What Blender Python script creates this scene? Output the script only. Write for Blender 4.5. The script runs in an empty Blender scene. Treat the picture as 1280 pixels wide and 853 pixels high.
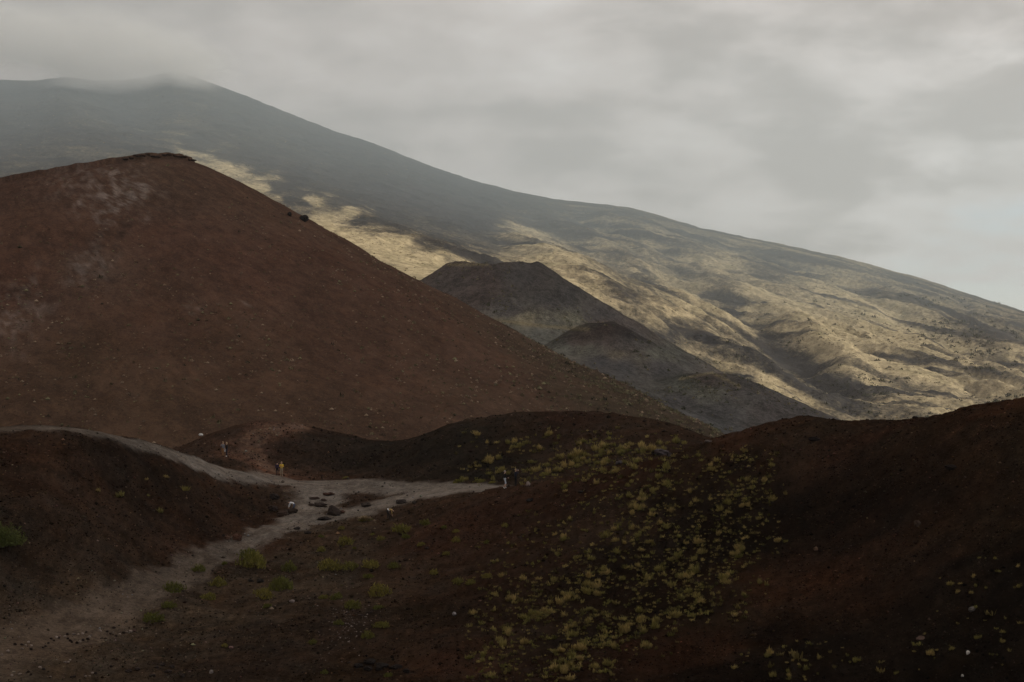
import bpy, math, random
import numpy as np
from mathutils import Vector, Matrix

R = math.radians
scene = bpy.context.scene
coll = scene.collection

# ------------------------------------------------------------------ camera
F = 1280 * 50.0 / 36.0            # focal length in photograph pixels
CU, CV = 640.0, 426.5
cam_d = bpy.data.cameras.new('camera')
cam_d.lens = 50.0
cam_d.sensor_width = 36.0
cam_d.clip_start = 0.5
cam_d.clip_end = 40000.0
cam = bpy.data.objects.new('camera', cam_d)
cam.location = (0, 0, 0)
cam.rotation_euler = (R(90), 0, 0)
coll.objects.link(cam)
scene.camera = cam

# ------------------------------------------------------------------ light
SUN_AZ, SUN_EL = 97.0, 24.0       # degrees clockwise from the view direction / above the horizon
sun_dir = Vector((math.sin(R(SUN_AZ)) * math.cos(R(SUN_EL)),
                  math.cos(R(SUN_AZ)) * math.cos(R(SUN_EL)), math.sin(R(SUN_EL))))
sd = bpy.data.lights.new('sun', 'SUN')
sd.energy = 2.8
sd.angle = R(2.0)
sd.color = (1.0, 0.88, 0.70)
so = bpy.data.objects.new('sun', sd)
so.rotation_euler = sun_dir.to_track_quat('Z', 'Y').to_euler()
so.location = (200, -50, 300)
coll.objects.link(so)

world = bpy.data.worlds.new('World')
scene.world = world
world.use_nodes = True


class NT:
    """small helper round a node tree"""
    def __init__(self, tree):
        self.t = tree
        self.t.nodes.clear()

    def n(self, kind, **kw):
        nd = self.t.nodes.new(kind)
        for k, v in kw.items():
            if k.startswith('i_'):
                key = k[2:]
                key = int(key) if key.isdigit() else key
                nd.inputs[key].default_value = v
            else:
                setattr(nd, k, v)
        return nd

    def l(self, a, ao, b, bi):
        self.t.links.new(a.outputs[ao], b.inputs[bi])

    def put(self, src, b, bi):
        """src is a number or (node, socket)"""
        if isinstance(src, tuple) and hasattr(src[0], 'outputs'):
            self.l(src[0], src[1], b, bi)
        else:
            b.inputs[bi].default_value = src

    def m(self, op, a, b=0.0, c=0.0, clamp=False):
        nd = self.n('ShaderNodeMath', operation=op, use_clamp=clamp)
        for i, s in enumerate((a, b, c)):
            self.put(s, nd, i)
        return (nd, 0)

    def mix(self, fac, a, b, blend='MIX'):
        nd = self.n('ShaderNodeMix', data_type='RGBA', blend_type=blend)
        self.put(fac, nd, 0)
        self.put(a if isinstance(a, tuple) and hasattr(a[0], 'outputs') else tuple(a) + (1,) if len(a) == 3 else a, nd, 6)
        self.put(b if isinstance(b, tuple) and hasattr(b[0], 'outputs') else tuple(b) + (1,) if len(b) == 3 else b, nd, 7)
        return (nd, 2)

    def smooth(self, x, lo, hi, a=0.0, b=1.0):
        nd = self.n('ShaderNodeMapRange', interpolation_type='SMOOTHSTEP')
        self.put(x, nd, 0)
        for i, v in enumerate((lo, hi, a, b)):
            nd.inputs[i + 1].default_value = v
        return (nd, 0)

    def noise(self, vec, scale, detail=6.0, rough=0.55, dist=0.0, out=0):
        nd = self.n('ShaderNodeTexNoise')
        if vec is not None:
            self.put(vec, nd, 'Vector')
        nd.inputs['Scale'].default_value = scale
        nd.inputs['Detail'].default_value = detail
        nd.inputs['Roughness'].default_value = rough
        nd.inputs['Distortion'].default_value = dist
        return (nd, out)


def build_world():
    W = NT(world.node_tree)
    out = W.n('ShaderNodeOutputWorld')
    sky = W.n('ShaderNodeTexSky', sky_type='NISHITA')
    sky.sun_disc = False
    sky.sun_elevation = R(SUN_EL)
    sky.sun_rotation = R(SUN_AZ)
    sky.altitude = 1900
    sky.air_density = 1.0
    sky.dust_density = 2.5
    bg1 = W.n('ShaderNodeBackground', i_Strength=0.14)
    W.l(sky, 0, bg1, 0)
    tc = W.n('ShaderNodeTexCoord')
    sep = W.n('ShaderNodeSeparateXYZ')
    W.l(tc, 'Generated', sep, 0)
    x, y, z = (sep, 0), (sep, 1), (sep, 2)
    zc = W.m('MAXIMUM', z, 0.0)
    den = W.m('ADD', zc, 0.30)
    comb = W.n('ShaderNodeCombineXYZ')
    W.put(W.m('DIVIDE', x, den), comb, 0)
    W.put(W.m('DIVIDE', y, den), comb, 1)
    W.put(W.m('MULTIPLY', zc, 2.5), comb, 2)
    vec = (comb, 0)
    big = W.noise(vec, 1.5, 6.0, 0.5, 0.1)
    mp = W.n('ShaderNodeMapping')
    mp.inputs['Location'].default_value = (3.7, 1.3, 0.4)
    W.put(vec, mp, 0)
    fine = W.noise((mp, 0), 5.0, 10.0, 0.55, 0.15)
    # the deck thins out over the sea, to the right of the view
    side = W.m('SUBTRACT', x, W.m('MULTIPLY', zc, 1.05))
    open_ = W.smooth(side, 0.06, 0.30)
    body = W.m('ADD', W.m('MULTIPLY', big, 0.55), W.m('MULTIPLY', fine, 0.45))
    cover = W.m('SUBTRACT', body, W.m('MULTIPLY', open_, 0.30))
    fac = W.smooth(cover, 0.20, 0.34)
    # thickness of the deck gives its grey; it is thin and bright towards the sun's side
    sunside = W.smooth(x, -0.16, 0.62)
    thick = W.smooth(body, 0.42, 0.56)
    c_thin = W.mix(sunside, (0.600, 0.530, 0.490), (0.910, 0.840, 0.800))
    c_thick = W.mix(sunside, (0.430, 0.378, 0.346), (0.500, 0.448, 0.416))
    ccol = W.mix(thick, c_thin, c_thick)
    # torn bright edges where the cover breaks up
    edge = W.m('MULTIPLY', W.smooth(cover, 0.18, 0.27), W.smooth(cover, 0.46, 0.30))
    ccol = W.mix(W.m('MULTIPLY', edge, 0.5), ccol, (1.0, 0.955, 0.92))
    bg2 = W.n('ShaderNodeBackground', i_Strength=1.0)
    W.put(ccol, bg2, 0)
    # pale vapour in front of the open sky
    bg3 = W.n('ShaderNodeBackground', i_Strength=1.0)
    bg3.inputs[0].default_value = (0.97, 0.96, 0.95, 1)
    mx0 = W.n('ShaderNodeMixShader', i_0=0.5)
    W.l(bg1, 0, mx0, 1)
    W.l(bg3, 0, mx0, 2)
    mx = W.n('ShaderNodeMixShader')
    W.put(fac, mx, 0)
    W.l(mx0, 0, mx, 1)
    W.l(bg2, 0, mx, 2)
    W.l(mx, 0, out, 0)


build_world()
scene.view_settings.view_transform = 'Standard'
scene.view_settings.look = 'None'
scene.view_settings.exposure = 0.0
scene.view_settings.gamma = 1.0
scene.render.engine = 'CYCLES'
scene.cycles.max_bounces = 6
scene.cycles.diffuse_bounces = 3
scene.cycles.volume_bounces = 3
scene.cycles.use_denoising = True
scene.cycles.transparent_max_bounces = 8

# ------------------------------------------------------------------ numpy helpers
rng = np.random.default_rng(7)
random.seed(7)
_perm = rng.permutation(256)
_perm = np.concatenate([_perm, _perm, _perm])
_ga = rng.uniform(0, 2 * np.pi, 256)
_gx, _gy = np.cos(_ga), np.sin(_ga)


def perlin(x, y):
    xi = np.floor(x).astype(np.int64)
    yi = np.floor(y).astype(np.int64)
    xf, yf = x - xi, y - yi
    xi &= 255
    yi &= 255
    u = xf * xf * xf * (xf * (xf * 6 - 15) + 10)
    v = yf * yf * yf * (yf * (yf * 6 - 15) + 10)

    def g(ix, iy, dx, dy):
        h = _perm[_perm[ix] + iy] & 255
        return _gx[h] * dx + _gy[h] * dy
    n00 = g(xi, yi, xf, yf)
    n10 = g(xi + 1, yi, xf - 1, yf)
    n01 = g(xi, yi + 1, xf, yf - 1)
    n11 = g(xi + 1, yi + 1, xf - 1, yf - 1)
    return ((n00 * (1 - u) + n10 * u) * (1 - v) + (n01 * (1 - u) + n11 * u) * v) * 1.5


def fbm(x, y, octaves=4, gain=0.5, seed=0.0):
    t, a = np.zeros_like(np.asarray(x, float)), 1.0
    x = np.asarray(x, float) + seed * 17.31
    y = np.asarray(y, float) - seed * 9.77
    for _ in range(octaves):
        t += a * perlin(x, y)
        a *= gain
        x, y = x * 2.03 + 11.1, y * 2.03 + 5.7
    return t


def ridged(x, y, octaves=4, gain=0.5, seed=0.0):
    t, a = np.zeros_like(np.asarray(x, float)), 1.0
    x = np.asarray(x, float) + seed * 13.7
    y = np.asarray(y, float) + seed * 5.1
    for _ in range(octaves):
        t += a * (1 - np.abs(perlin(x, y)) * 2)
        a *= gain
        x, y = x * 2.03 + 3.1, y * 2.03 + 8.7
    return t


def smoothstep(a, b, x):
    t = np.clip((x - a) / (b - a), 0, 1)
    return t * t * (3 - 2 * t)


def px(u, v, d):
    """pixel of the photograph + distance in front of the camera -> world point"""
    return ((u - CU) / F * d, d, (CV - v) / F * d)


class RBF:
    """thin-plate surface z(x, y) through points"""
    def __init__(self, pts, scale=1.0, reg=0.0):
        p = np.array(pts, float)
        self.s = scale
        self.c = p[:, :2] / scale
        n = len(p)
        r = np.linalg.norm(self.c[:, None] - self.c[None], axis=2)
        A = np.zeros((n + 3, n + 3))
        A[:n, :n] = self.k(r) + np.eye(n) * reg
        A[:n, n] = A[n, :n] = 1
        A[:n, n + 1:] = self.c
        A[n + 1:, :n] = self.c.T
        b = np.zeros(n + 3)
        b[:n] = p[:, 2]
        self.w = np.linalg.solve(A, b)

    @staticmethod
    def k(r):
        return np.where(r > 1e-9, r * r * np.log(np.maximum(r, 1e-9)), 0)

    def __call__(self, x, y):
        x = np.asarray(x, float) / self.s
        y = np.asarray(y, float) / self.s
        n = len(self.c)
        o = self.w[n] + self.w[n + 1] * x + self.w[n + 2] * y
        for i in range(n):
            r2 = (x - self.c[i, 0]) ** 2 + (y - self.c[i, 1]) ** 2
            o = o + self.w[i] * 0.5 * r2 * np.log(np.maximum(r2, 1e-12))
        return o


def idw(pts, vals, x, y, power=2.5, eps=1.0):
    pts = np.array(pts, float)
    vals = np.array(vals, float)
    acc = np.zeros(x.shape + (vals.shape[1],))
    ws = np.zeros(x.shape)
    for (a, b), c in zip(pts, vals):
        w = 1.0 / ((x - a) ** 2 + (y - b) ** 2 + eps * eps) ** (power / 2)
        ws += w
        acc += w[..., None] * c
    return acc / ws[..., None]


def seg_dist(x, y, line):
    """distance to a polyline and the running parameter along it"""
    best = np.full(x.shape, 1e9)
    par = np.zeros(x.shape)
    for i in range(len(line) - 1):
        ax, ay = line[i][:2]
        bx, by = line[i + 1][:2]
        dx, dy = bx - ax, by - ay
        t = np.clip(((x - ax) * dx + (y - ay) * dy) / (dx * dx + dy * dy + 1e-9), 0, 1)
        d = np.hypot(x - ax - t * dx, y - ay - t * dy)
        m = d < best
        best = np.where(m, d, best)
        par = np.where(m, i + t, par)
    return best, par


# ------------------------------------------------------------------ mesh helpers
def mesh_np(name, verts, faces, col=None, smooth=True, extra=None):
    """verts (n,3), faces (m,k) with k = 3 or 4"""
    verts = np.ascontiguousarray(verts, np.float32)
    faces = np.ascontiguousarray(faces, np.int32)
    m, k = faces.shape
    me = bpy.data.meshes.new(name)
    me.vertices.add(len(verts))
    me.vertices.foreach_set('co', verts.ravel())
    me.loops.add(m * k)
    me.loops.foreach_set('vertex_index', faces.ravel())
    me.polygons.add(m)
    me.polygons.foreach_set('loop_start', np.arange(0, m * k, k, dtype=np.int32))
    me.polygons.foreach_set('use_smooth', np.full(m, smooth, bool))
    me.update(calc_edges=True)
    if col is not None:
        c = np.ones((len(verts), 4), np.float32)
        c[:, :3] = col
        me.color_attributes.new('Col', 'FLOAT_COLOR', 'POINT').data.foreach_set('color', c.ravel())
    for key, arr in (extra or {}).items():
        me.attributes.new(key, 'FLOAT', 'POINT').data.foreach_set('value', np.ascontiguousarray(arr, np.float32))
    return me


def add(name, me, mat=None, parent=None, kind=None, label=None, cat=None, group=None, loc=None):
    o = bpy.data.objects.new(name, me)
    coll.objects.link(o)
    if me is not None and mat is not None and len(me.materials) == 0:
        me.materials.append(mat)
    if parent is not None:
        o.parent = parent
    if loc is not None:
        o.location = loc
    tag(o, label, cat, group, kind)
    return o


def tag(o, label=None, cat=None, group=None, kind=None):
    for k, v in (('label', label), ('category', cat), ('group', group), ('kind', kind)):
        if v:
            o[k] = v
    return o


def grid_faces(nr, nc):
    i = np.arange(nr * nc).reshape(nr, nc)
    return np.stack([i[:-1, :-1], i[:-1, 1:], i[1:, 1:], i[1:, :-1]], -1).reshape(-1, 4)


# ------------------------------------------------------------------ materials
def mat_new(name):
    m = bpy.data.materials.new(name)
    m.use_nodes = True
    return m, NT(m.node_tree)


def finish(T, col, rough=0.95, bump=None, strength=0.5, dist=1.0, spec=0.15):
    out = T.n('ShaderNodeOutputMaterial')
    p = T.n('ShaderNodeBsdfPrincipled')
    T.put(col, p, 'Base Color')
    p.inputs['Roughness'].default_value = rough
    p.inputs['Specular IOR Level'].default_value = spec
    if bump is not None:
        b = T.n('ShaderNodeBump')
        b.inputs['Strength'].default_value = strength
        b.inputs['Distance'].default_value = dist
        T.put(bump, b, 'Height')
        T.l(b, 0, p, 'Normal')
    T.l(p, 0, out, 0)


def soil_material(name, s, dark=(0.4, 1.7), speck=0.0, bump_dist=0.12, grit=1.0):
    """loose volcanic ground: vertex colour broken up by several sizes of grain"""
    m, T = mat_new(name)
    g = T.n('ShaderNodeNewGeometry')
    P = (g, 'Position')
    at = T.n('ShaderNodeVertexColor', layer_name='Col')
    big = T.noise(P, 0.09 * s, 5, 0.6, 0.6)
    mid = T.noise(P, 0.55 * s, 6, 0.65, 0.3)
    fine = T.noise(P, 2.6 * s, 5, 0.7)
    tiny = T.noise(P, 9.0 * s, 3, 0.7)
    f = T.m('ADD', T.m('MULTIPLY', big, 0.35), T.m('MULTIPLY', mid, 0.40))
    f = T.m('ADD', f, T.m('MULTIPLY', fine, 0.55))
    f = T.m('ADD', f, T.m('MULTIPLY', tiny, 0.5))
    f = T.smooth(f, 0.74, 1.07, dark[0], dark[1])
    cc = T.n('ShaderNodeCombineColor')
    for i in range(3):
        T.put(f, cc, i)
    col = T.mix(1.0, (at, 0), (cc, 0), 'MULTIPLY')
    # slow drift between rusty and ashen
    hue = T.noise(P, 0.23 * s, 4, 0.6, 0.8)
    col = T.mix(T.smooth(hue, 0.42, 0.7, 0.0, 0.3), col, T.mix(1.0, col, (1.14, 0.99, 0.84), 'MULTIPLY'))
    if speck:
        vo = T.n('ShaderNodeTexVoronoi', feature='F1')
        T.put(P, vo, 'Vector')
        vo.inputs['Scale'].default_value = 2.2 * s
        pick = T.n('ShaderNodeSeparateColor')
        T.l(vo, 'Color', pick, 0)
        sel = T.m('MULTIPLY', T.m('GREATER_THAN', (pick, 0), 0.93), T.m('LESS_THAN', (vo, 'Distance'), 0.22))
        col = T.mix(T.m('MULTIPLY', sel, speck), col, (0.16, 0.135, 0.115))
    h = T.m('ADD', T.m('MULTIPLY', mid, 0.9), T.m('MULTIPLY', fine, 0.45 * grit))
    h = T.m('ADD', h, T.m('MULTIPLY', tiny, 0.16 * grit))
    finish(T, col, 1.0, h, 0.8, bump_dist / s * 4, 0.0)
    return m


def plain(name, rgb, rough=0.85, var=0.35, scale=6.0, bump=0.0, spec=0.3):
    m, T = mat_new(name)
    tc = T.n('ShaderNodeTexCoord')
    nz = T.noise((tc, 'Object'), scale, 5, 0.6)
    lo = tuple(c * (1 - var) for c in rgb)
    hi = tuple(min(1, c * (1 + var)) for c in rgb)
    col = T.mix(T.smooth(nz, 0.3, 0.7), lo, hi)
    finish(T, col, rough, nz if bump else None, bump, 0.05, spec)
    return m


def leaf_material(name, dry, green):
    m, T = mat_new(name)
    at = T.n('ShaderNodeVertexColor', layer_name='Col')
    oi = T.n('ShaderNodeObjectInfo')
    g = T.n('ShaderNodeNewGeometry')
    nz = T.noise((g, 'Position'), 0.35, 3, 0.6)
    f = T.m('ADD', T.m('MULTIPLY', (oi, 'Random'), 0.5), T.m('MULTIPLY', nz, 0.5))
    base = T.mix(T.smooth(f, 0.25, 0.75), green, dry)
    col = T.mix(1.0, base, (at, 0), 'MULTIPLY')
    out = T.n('ShaderNodeOutputMaterial')
    p = T.n('ShaderNodeBsdfPrincipled')
    T.put(col, p, 'Base Color')
    p.inputs['Roughness'].default_value = 0.8
    p.inputs['Specular IOR Level'].default_value = 0.15
    tr = T.n('ShaderNodeBsdfTranslucent')
    T.put(col, tr, 0)
    mx = T.n('ShaderNodeMixShader', i_0=0.3)
    T.l(p, 0, mx, 1)
    T.l(tr, 0, mx, 2)
    T.l(mx, 0, out, 0)
    return m


def vcol_material(name, rough=0.9, bump=True, scale=8.0):
    m, T = mat_new(name)
    at = T.n('ShaderNodeVertexColor', layer_name='Col')
    g = T.n('ShaderNodeNewGeometry')
    nz = T.noise((g, 'Position'), scale, 4, 0.65)
    col = T.mix(T.smooth(nz, 0.3, 0.7), T.mix(1.0, (at, 0), (0.7, 0.7, 0.7), 'MULTIPLY'), (at, 0))
    finish(T, col, rough, nz if bump else None, 0.5, 0.05, 0.02)
    return m


M = {}
M['ground'] = soil_material('scoria ground', 1.0, (0.62, 1.42), 0.0, 0.14)
M['cone'] = soil_material('red cinder slope', 0.6, (0.66, 1.36), 0.0, 0.12)
M['lava'] = soil_material('dark lava field', 0.14, (0.5, 1.6), 0.0, 0.10)
M['dry'] = leaf_material('dry grass', (0.36, 0.275, 0.105), (0.205, 0.182, 0.054))
M['green'] = leaf_material('green cushion plant', (0.175, 0.150, 0.036), (0.100, 0.104, 0.022))
M['bush'] = leaf_material('broom leaves', (0.12, 0.125, 0.032), (0.085, 0.10, 0.026))
M['stuff'] = vcol_material('small scattered bits')
M['rock'] = vcol_material('lava rock', 0.95, True, 5.0)
M['stem'] = plain('woody stem', (0.09, 0.065, 0.045))

# ------------------------------------------------------------------ foreground relief
ctrl = []


def cp(u, v, d):
    ctrl.append(px(u, v, d))


def cz(u, d, z):
    ctrl.append(((u - CU) / F * d, d, z))


# crest of the left hill with the gravel road on it (far edge, then near edge)
for a in ((-300, 531, 122), (-150, 532, 128), (0, 534, 133), (80, 536, 136), (150, 545, 140), (200, 557, 146),
          (250, 574, 152), (300, 591, 158), (345, 602, 162)):
    cp(*a)
for a in ((-150, 543, 121), (0, 546, 126), (80, 549, 129), (150, 560, 133), (200, 573, 139), (250, 590, 146), (300, 606, 152)):
    cp(*a)
for a in ((-150, 146, -12), (0, 147, -11.5), (100, 152, -12.5), (200, 160, -14.5), (0, 175, -18), (150, 180, -18)):
    cz(*a)
# its face down to the hollow
for a in ((-250, 650, 100), (-250, 800, 82), (0, 650, 111), (0, 745, 102), (0, 830, 89), (100, 650, 117), (100, 735, 109),
          (200, 630, 132), (200, 680, 126), (200, 715, 121), (290, 640, 143), (300, 672, 136)):
    cp(*a)
# trail and fork
for a in ((60, 792, 98), (150, 757, 108), (240, 705, 124), (330, 665, 138), (390, 645, 147), (450, 620, 155), (420, 604, 163),
          (360, 597, 166), (520, 608, 158), (600, 606, 154), (420, 640, 149), (487, 651, 142), (455, 650, 144)):
    cp(*a)
# crest of the right-hand slope
for a in ((560, 621, 145), (632, 611, 138), (700, 599, 135), (780, 583, 133), (850, 566, 132), (890, 552, 131), (960, 530, 129),
          (1010, 520, 128), (1060, 525, 123), (1130, 533, 113), (1200, 521, 107), (1280, 505, 101), (1420, 480, 92)):
    cp(*a)
for a in ((660, 146, -15.2), (780, 145, -14.6), (890, 144, -12.8), (1010, 142, -9.5), (1130, 132, -10.6), (1280, 122, -9.6),
          (1420, 112, -8.5), (1000, 185, -19), (1280, 165, -18), (1500, 150, -16)):
    cz(*a)
for a in ((700, 680, 116), (700, 760, 100), (700, 853, 86), (900, 640, 113), (900, 740, 98), (900, 853, 82), (1100, 600, 107),
          (1100, 720, 92), (1100, 853, 77), (1280, 600, 93), (1280, 720, 81), (1280, 853, 70), (1480, 853, 60), (1480, 600, 80)):
    cp(*a)
# floor of the hollow
for a in ((500, 853, 87), (300, 853, 88), (100, 853, 87), (400, 760, 109), (500, 720, 118), (600, 680, 123), (560, 770, 103),
          (300, 760, 110), (400, 690, 129), (-200, 853, 80)):
    cp(*a)
# mound with the red scar, left of the fork
for a in ((340, 526, 191), (290, 533, 188), (240, 559, 180), (225, 568, 176), (430, 544, 191), (490, 556, 188), (280, 570, 168),
          (340, 581, 173), (400, 574, 179), (440, 582, 179)):
    cp(*a)
# mound with the grass tufts, right of the fork
for a in ((450, 566, 182), (540, 540, 181), (620, 522, 181), (700, 516, 181), (780, 520, 178), (840, 532, 175), (890, 548, 171),
          (950, 566, 167), (700, 560, 169), (700, 590, 161), (600, 577, 168), (800, 562, 160), (510, 592, 167)):
    cp(*a)
for u in (300, 450, 620, 800):
    cz(u, 216, -19.5)
for u in range(-300, 1600, 230):
    cz(u, 250, -26)
# the rim the photographer stands on
for p in ((0, 0, -1.75), (0, 28, -10.5), (0, 52, -17.5), (-35, 25, -10), (38, 28, -8.5), (34, 5, -2.6), (-34, 5, -3.0),
          (0, -12, -1.6), (60, 40, -4.0), (-60, 40, -9), (0, -55, -9), (-60, -40, -8), (60, -40, -6)):
    ctrl.append(p)
fg_raw = RBF(ctrl, 50.0, 0.0004)

fu = np.concatenate([np.linspace(-1500, -40, 70)[:-1], np.linspace(-40, 1320, 620), np.linspace(1320, 2800, 70)[1:]])
fd = np.concatenate([np.linspace(4, 62, 40)[:-1], np.linspace(62, 130, 170)[:-1], np.linspace(130, 200, 150)[:-1], np.linspace(200, 300, 40)])
UU, DD = np.meshgrid(fu, fd)
FX, FY = (UU - CU) / F * DD, DD


def polyline(pts):
    return [px(u, v, d)[:2] for u, v, d in pts]


road = polyline([(-300, 537, 125), (-150, 538, 125), (0, 540, 130), (80, 543, 132), (150, 553, 137), (200, 565, 143), (250, 582, 149),
                 (300, 595, 157), (350, 600, 163), (420, 604, 162), (520, 608, 157), (600, 607, 153), (660, 606, 147)])
road_w = [1.9, 1.9, 1.9, 1.8, 1.7, 1.6, 1.5, 2.2, 3.0, 4.2, 3.0, 2.0, 1.2]
trail = polyline([(-60, 850, 88), (20, 815, 94), (60, 795, 97), (150, 757, 108), (240, 705, 124), (330, 665, 138), (380, 646, 147),
                  (400, 625, 153), (400, 606, 161)])
trail_w = [3.6, 3.2, 2.7, 2.1, 1.6, 1.5, 1.8, 2.4, 3.0]
spur = polyline([(330, 667, 138), (390, 652, 144), (440, 642, 148), (520, 625, 152), (590, 612, 150), (640, 608, 141)])
spur_w = [1.0, 1.2, 1.6, 2.2, 1.8, 1.0]


def path_mask(x, y):
    wob = fbm(x / 3.0, y / 3.0, 3, 0.55, 3.0) * 0.9
    m = np.zeros(x.shape)
    for line, w in ((road, road_w), (trail, trail_w), (spur, spur_w)):
        d, t = seg_dist(x, y, line)
        ww = np.interp(t, np.arange(len(w)), w)
        m = np.maximum(m, 1 - smoothstep(0.65, 1.5, (d + wob * 0.8) / ww))
    return m


def fg_height(x, y, pm=None):
    z = fg_raw(x, y)
    if pm is None:
        pm = path_mask(x, y)
    rough = 1 - 0.8 * pm
    z = z + rough * (0.38 * fbm(x / 9.0, y / 9.0, 3, 0.5, 1.0) + 0.14 * fbm(x / 2.2, y / 2.2, 3, 0.55, 2.0))
    z = z + 0.05 * rough * fbm(x / 0.55, y / 0.55, 2, 0.6, 4.0)
    return z


PM = path_mask(FX, FY)
FZ = fg_height(FX, FY, PM)


def fg_at(x, y):
    """height of the finished ground at points (bilinear in the grid)"""
    x = np.atleast_1d(np.asarray(x, float))
    y = np.atleast_1d(np.asarray(y, float))
    u = CU + x / y * F
    iu = np.clip(np.searchsorted(fu, u) - 1, 0, len(fu) - 2)
    idd = np.clip(np.searchsorted(fd, y) - 1, 0, len(fd) - 2)
    a = np.clip((u - fu[iu]) / (fu[iu + 1] - fu[iu]), 0, 1)
    b = np.clip((y - fd[idd]) / (fd[idd + 1] - fd[idd]), 0, 1)
    return ((FZ[idd, iu] * (1 - a) + FZ[idd, iu + 1] * a) * (1 - b) + (FZ[idd + 1, iu] * (1 - a) + FZ[idd + 1, iu + 1] * a) * b)


def hit(u, v, dmin=62.0):
    """ground point seen along the pixel; a pixel just above a crest falls back to the crest"""
    for k in range(25):
        h = hit_one(u, v + k, dmin)
        if h is not None:
            return h
    return None


def hit_one(u, v, dmin=62.0):
    """first ground point seen along the photograph's pixel (u, v)"""
    iu = int(np.clip(np.searchsorted(fu, u) - 1, 0, len(fu) - 2))
    a = (u - fu[iu]) / (fu[iu + 1] - fu[iu])
    colz = FZ[:, iu] * (1 - a) + FZ[:, iu + 1] * a
    ray = (CV - v) / F * fd
    ok = np.where((colz >= ray) & (fd >= dmin))[0]
    if len(ok) == 0:
        return None
    i = ok[0]
    if i == 0:
        return None
    e0, e1 = colz[i - 1] - ray[i - 1], colz[i] - ray[i]
    t = 0 if e1 == e0 else -e0 / (e1 - e0)
    t = min(max(t, 0), 1)
    d = fd[i - 1] + t * (fd[i] - fd[i - 1])
    x = (u - CU) / F * d
    return Vector((x, d, float(fg_at(x, d)[0])))


# ------------------------------------------------------------------ colours of the foreground soil
BLK = (0.0085, 0.0066, 0.0050)  # black scoria, lowered further to stand for the right slope's dim light
MBK = (0.0160, 0.0135, 0.0100)
DBR = (0.0335, 0.0225, 0.0150)
GRY = (0.0570, 0.0425, 0.0290)
RED = (0.0255, 0.0172, 0.0103)
RUS = (0.0460, 0.0225, 0.0125)
SCAR = (0.1350, 0.0740, 0.0500)
PTH = (0.1800, 0.1590, 0.1360)
NAMED = (BLK, MBK, DBR, GRY, RED, RUS, SCAR)
soil = [
    # left hill
    (20, 580, (0.055, 0.034, 0.024)), (100, 590, (0.05, 0.032, 0.023)), (150, 600, BLK), (200, 590, BLK), (230, 620, DBR), (60, 640, DBR),
    (20, 700, DBR), (120, 680, DBR), (180, 660, DBR), (250, 650, DBR), (280, 675, (0.09, 0.05, 0.035)), (240, 690, (0.075, 0.045, 0.033)),
    (320, 660, RUS), (300, 630, DBR), (60, 740, GRY), (320, 615, DBR), (345, 640, (0.05, 0.033, 0.024)),
    # hollow
    (60, 830, GRY), (160, 820, GRY), (260, 780, GRY), (300, 720, GRY), (350, 700, GRY), (400, 720, GRY), (330, 830, (0.058, 0.045, 0.037)),
    (430, 700, GRY), (440, 780, (0.055, 0.044, 0.036)), (400, 660, GRY), (250, 840, (0.06, 0.048, 0.038)), (450, 840, RED),
    # right-hand slope
    (520, 680, (0.072, 0.042, 0.031)), (520, 760, RED), (560, 830, (0.055, 0.031, 0.022)), (600, 650, (0.07, 0.042, 0.031)), (620, 730, (0.05, 0.031, 0.023)),
    (700, 630, (0.06, 0.038, 0.028)), (700, 800, BLK), (650, 800, DBR), (760, 640, DBR), (780, 700, BLK), (850, 650, BLK), (850, 760, BLK), (900, 600, BLK),
    (930, 680, BLK), (780, 600, (0.065, 0.038, 0.027)), (860, 573, RED), (930, 548, (0.07, 0.04, 0.028)), (1010, 530, RED), (1010, 560, DBR),
    (1080, 560, (0.05, 0.03, 0.022)), (1100, 620, BLK), (1000, 640, BLK), (1150, 540, RED), (1250, 510, RUS), (1220, 560, RED), (1270, 580, RED),
    (1180, 620, (0.03, 0.02, 0.014)), (1270, 660, RED), (1100, 680, BLK), (1080, 650, BLK), (1000, 730, (0.07, 0.038, 0.024)), (920, 770, RED), (830, 820, (0.06, 0.033, 0.022)),
    (1080, 700, (0.06, 0.034, 0.023)), (1200, 700, BLK), (1100, 780, BLK), (1250, 780, BLK), (1000, 820, BLK), (1200, 840, BLK), (900, 840, BLK),
    # mound with the scar
    (255, 560, MBK), (300, 538, MBK), (270, 580, MBK), (330, 545, SCAR), (345, 535, SCAR), (310, 565, SCAR), (325, 582, (0.2, 0.12, 0.09)), (360, 560, MBK), (375, 548, MBK),
    (400, 550, MBK), (400, 575, MBK), (450, 555, MBK), (470, 560, MBK), (385, 590, (0.09, 0.06, 0.045)), (352, 572, MBK),
    # tufted mound
    (480, 585, MBK), (540, 560, MBK), (600, 545, MBK), (650, 530, DBR), (720, 530, (0.05, 0.032, 0.024)), (800, 535, DBR), (700, 570, DBR),
    (600, 590, MBK), (800, 570, DBR), (850, 545, (0.055, 0.038, 0.028)),
]
sp, sc_ = [], []
for u, v, c in soil:
    h = hit(u, v)
    if h is not None:
        sp.append((h.x, h.y))
        sc_.append(np.array(c) * (1.0 if c in NAMED else np.array([0.58, 0.50, 0.43])))
FC = idw(sp, sc_, FX + 2.5 * fbm(FX / 6, FY / 6, 3, 0.5, 8), FY + 3.5 * fbm(FX / 6, FY / 6, 3, 0.5, 9), 3.0, 3.0)
road_d, road_t = seg_dist(FX, FY, road)
ash = smoothstep(0.0, 6.5, road_t)[..., None]
pcol = np.array([0.058, 0.051, 0.043]) * (1 - ash) + np.array(PTH) * ash
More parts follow.
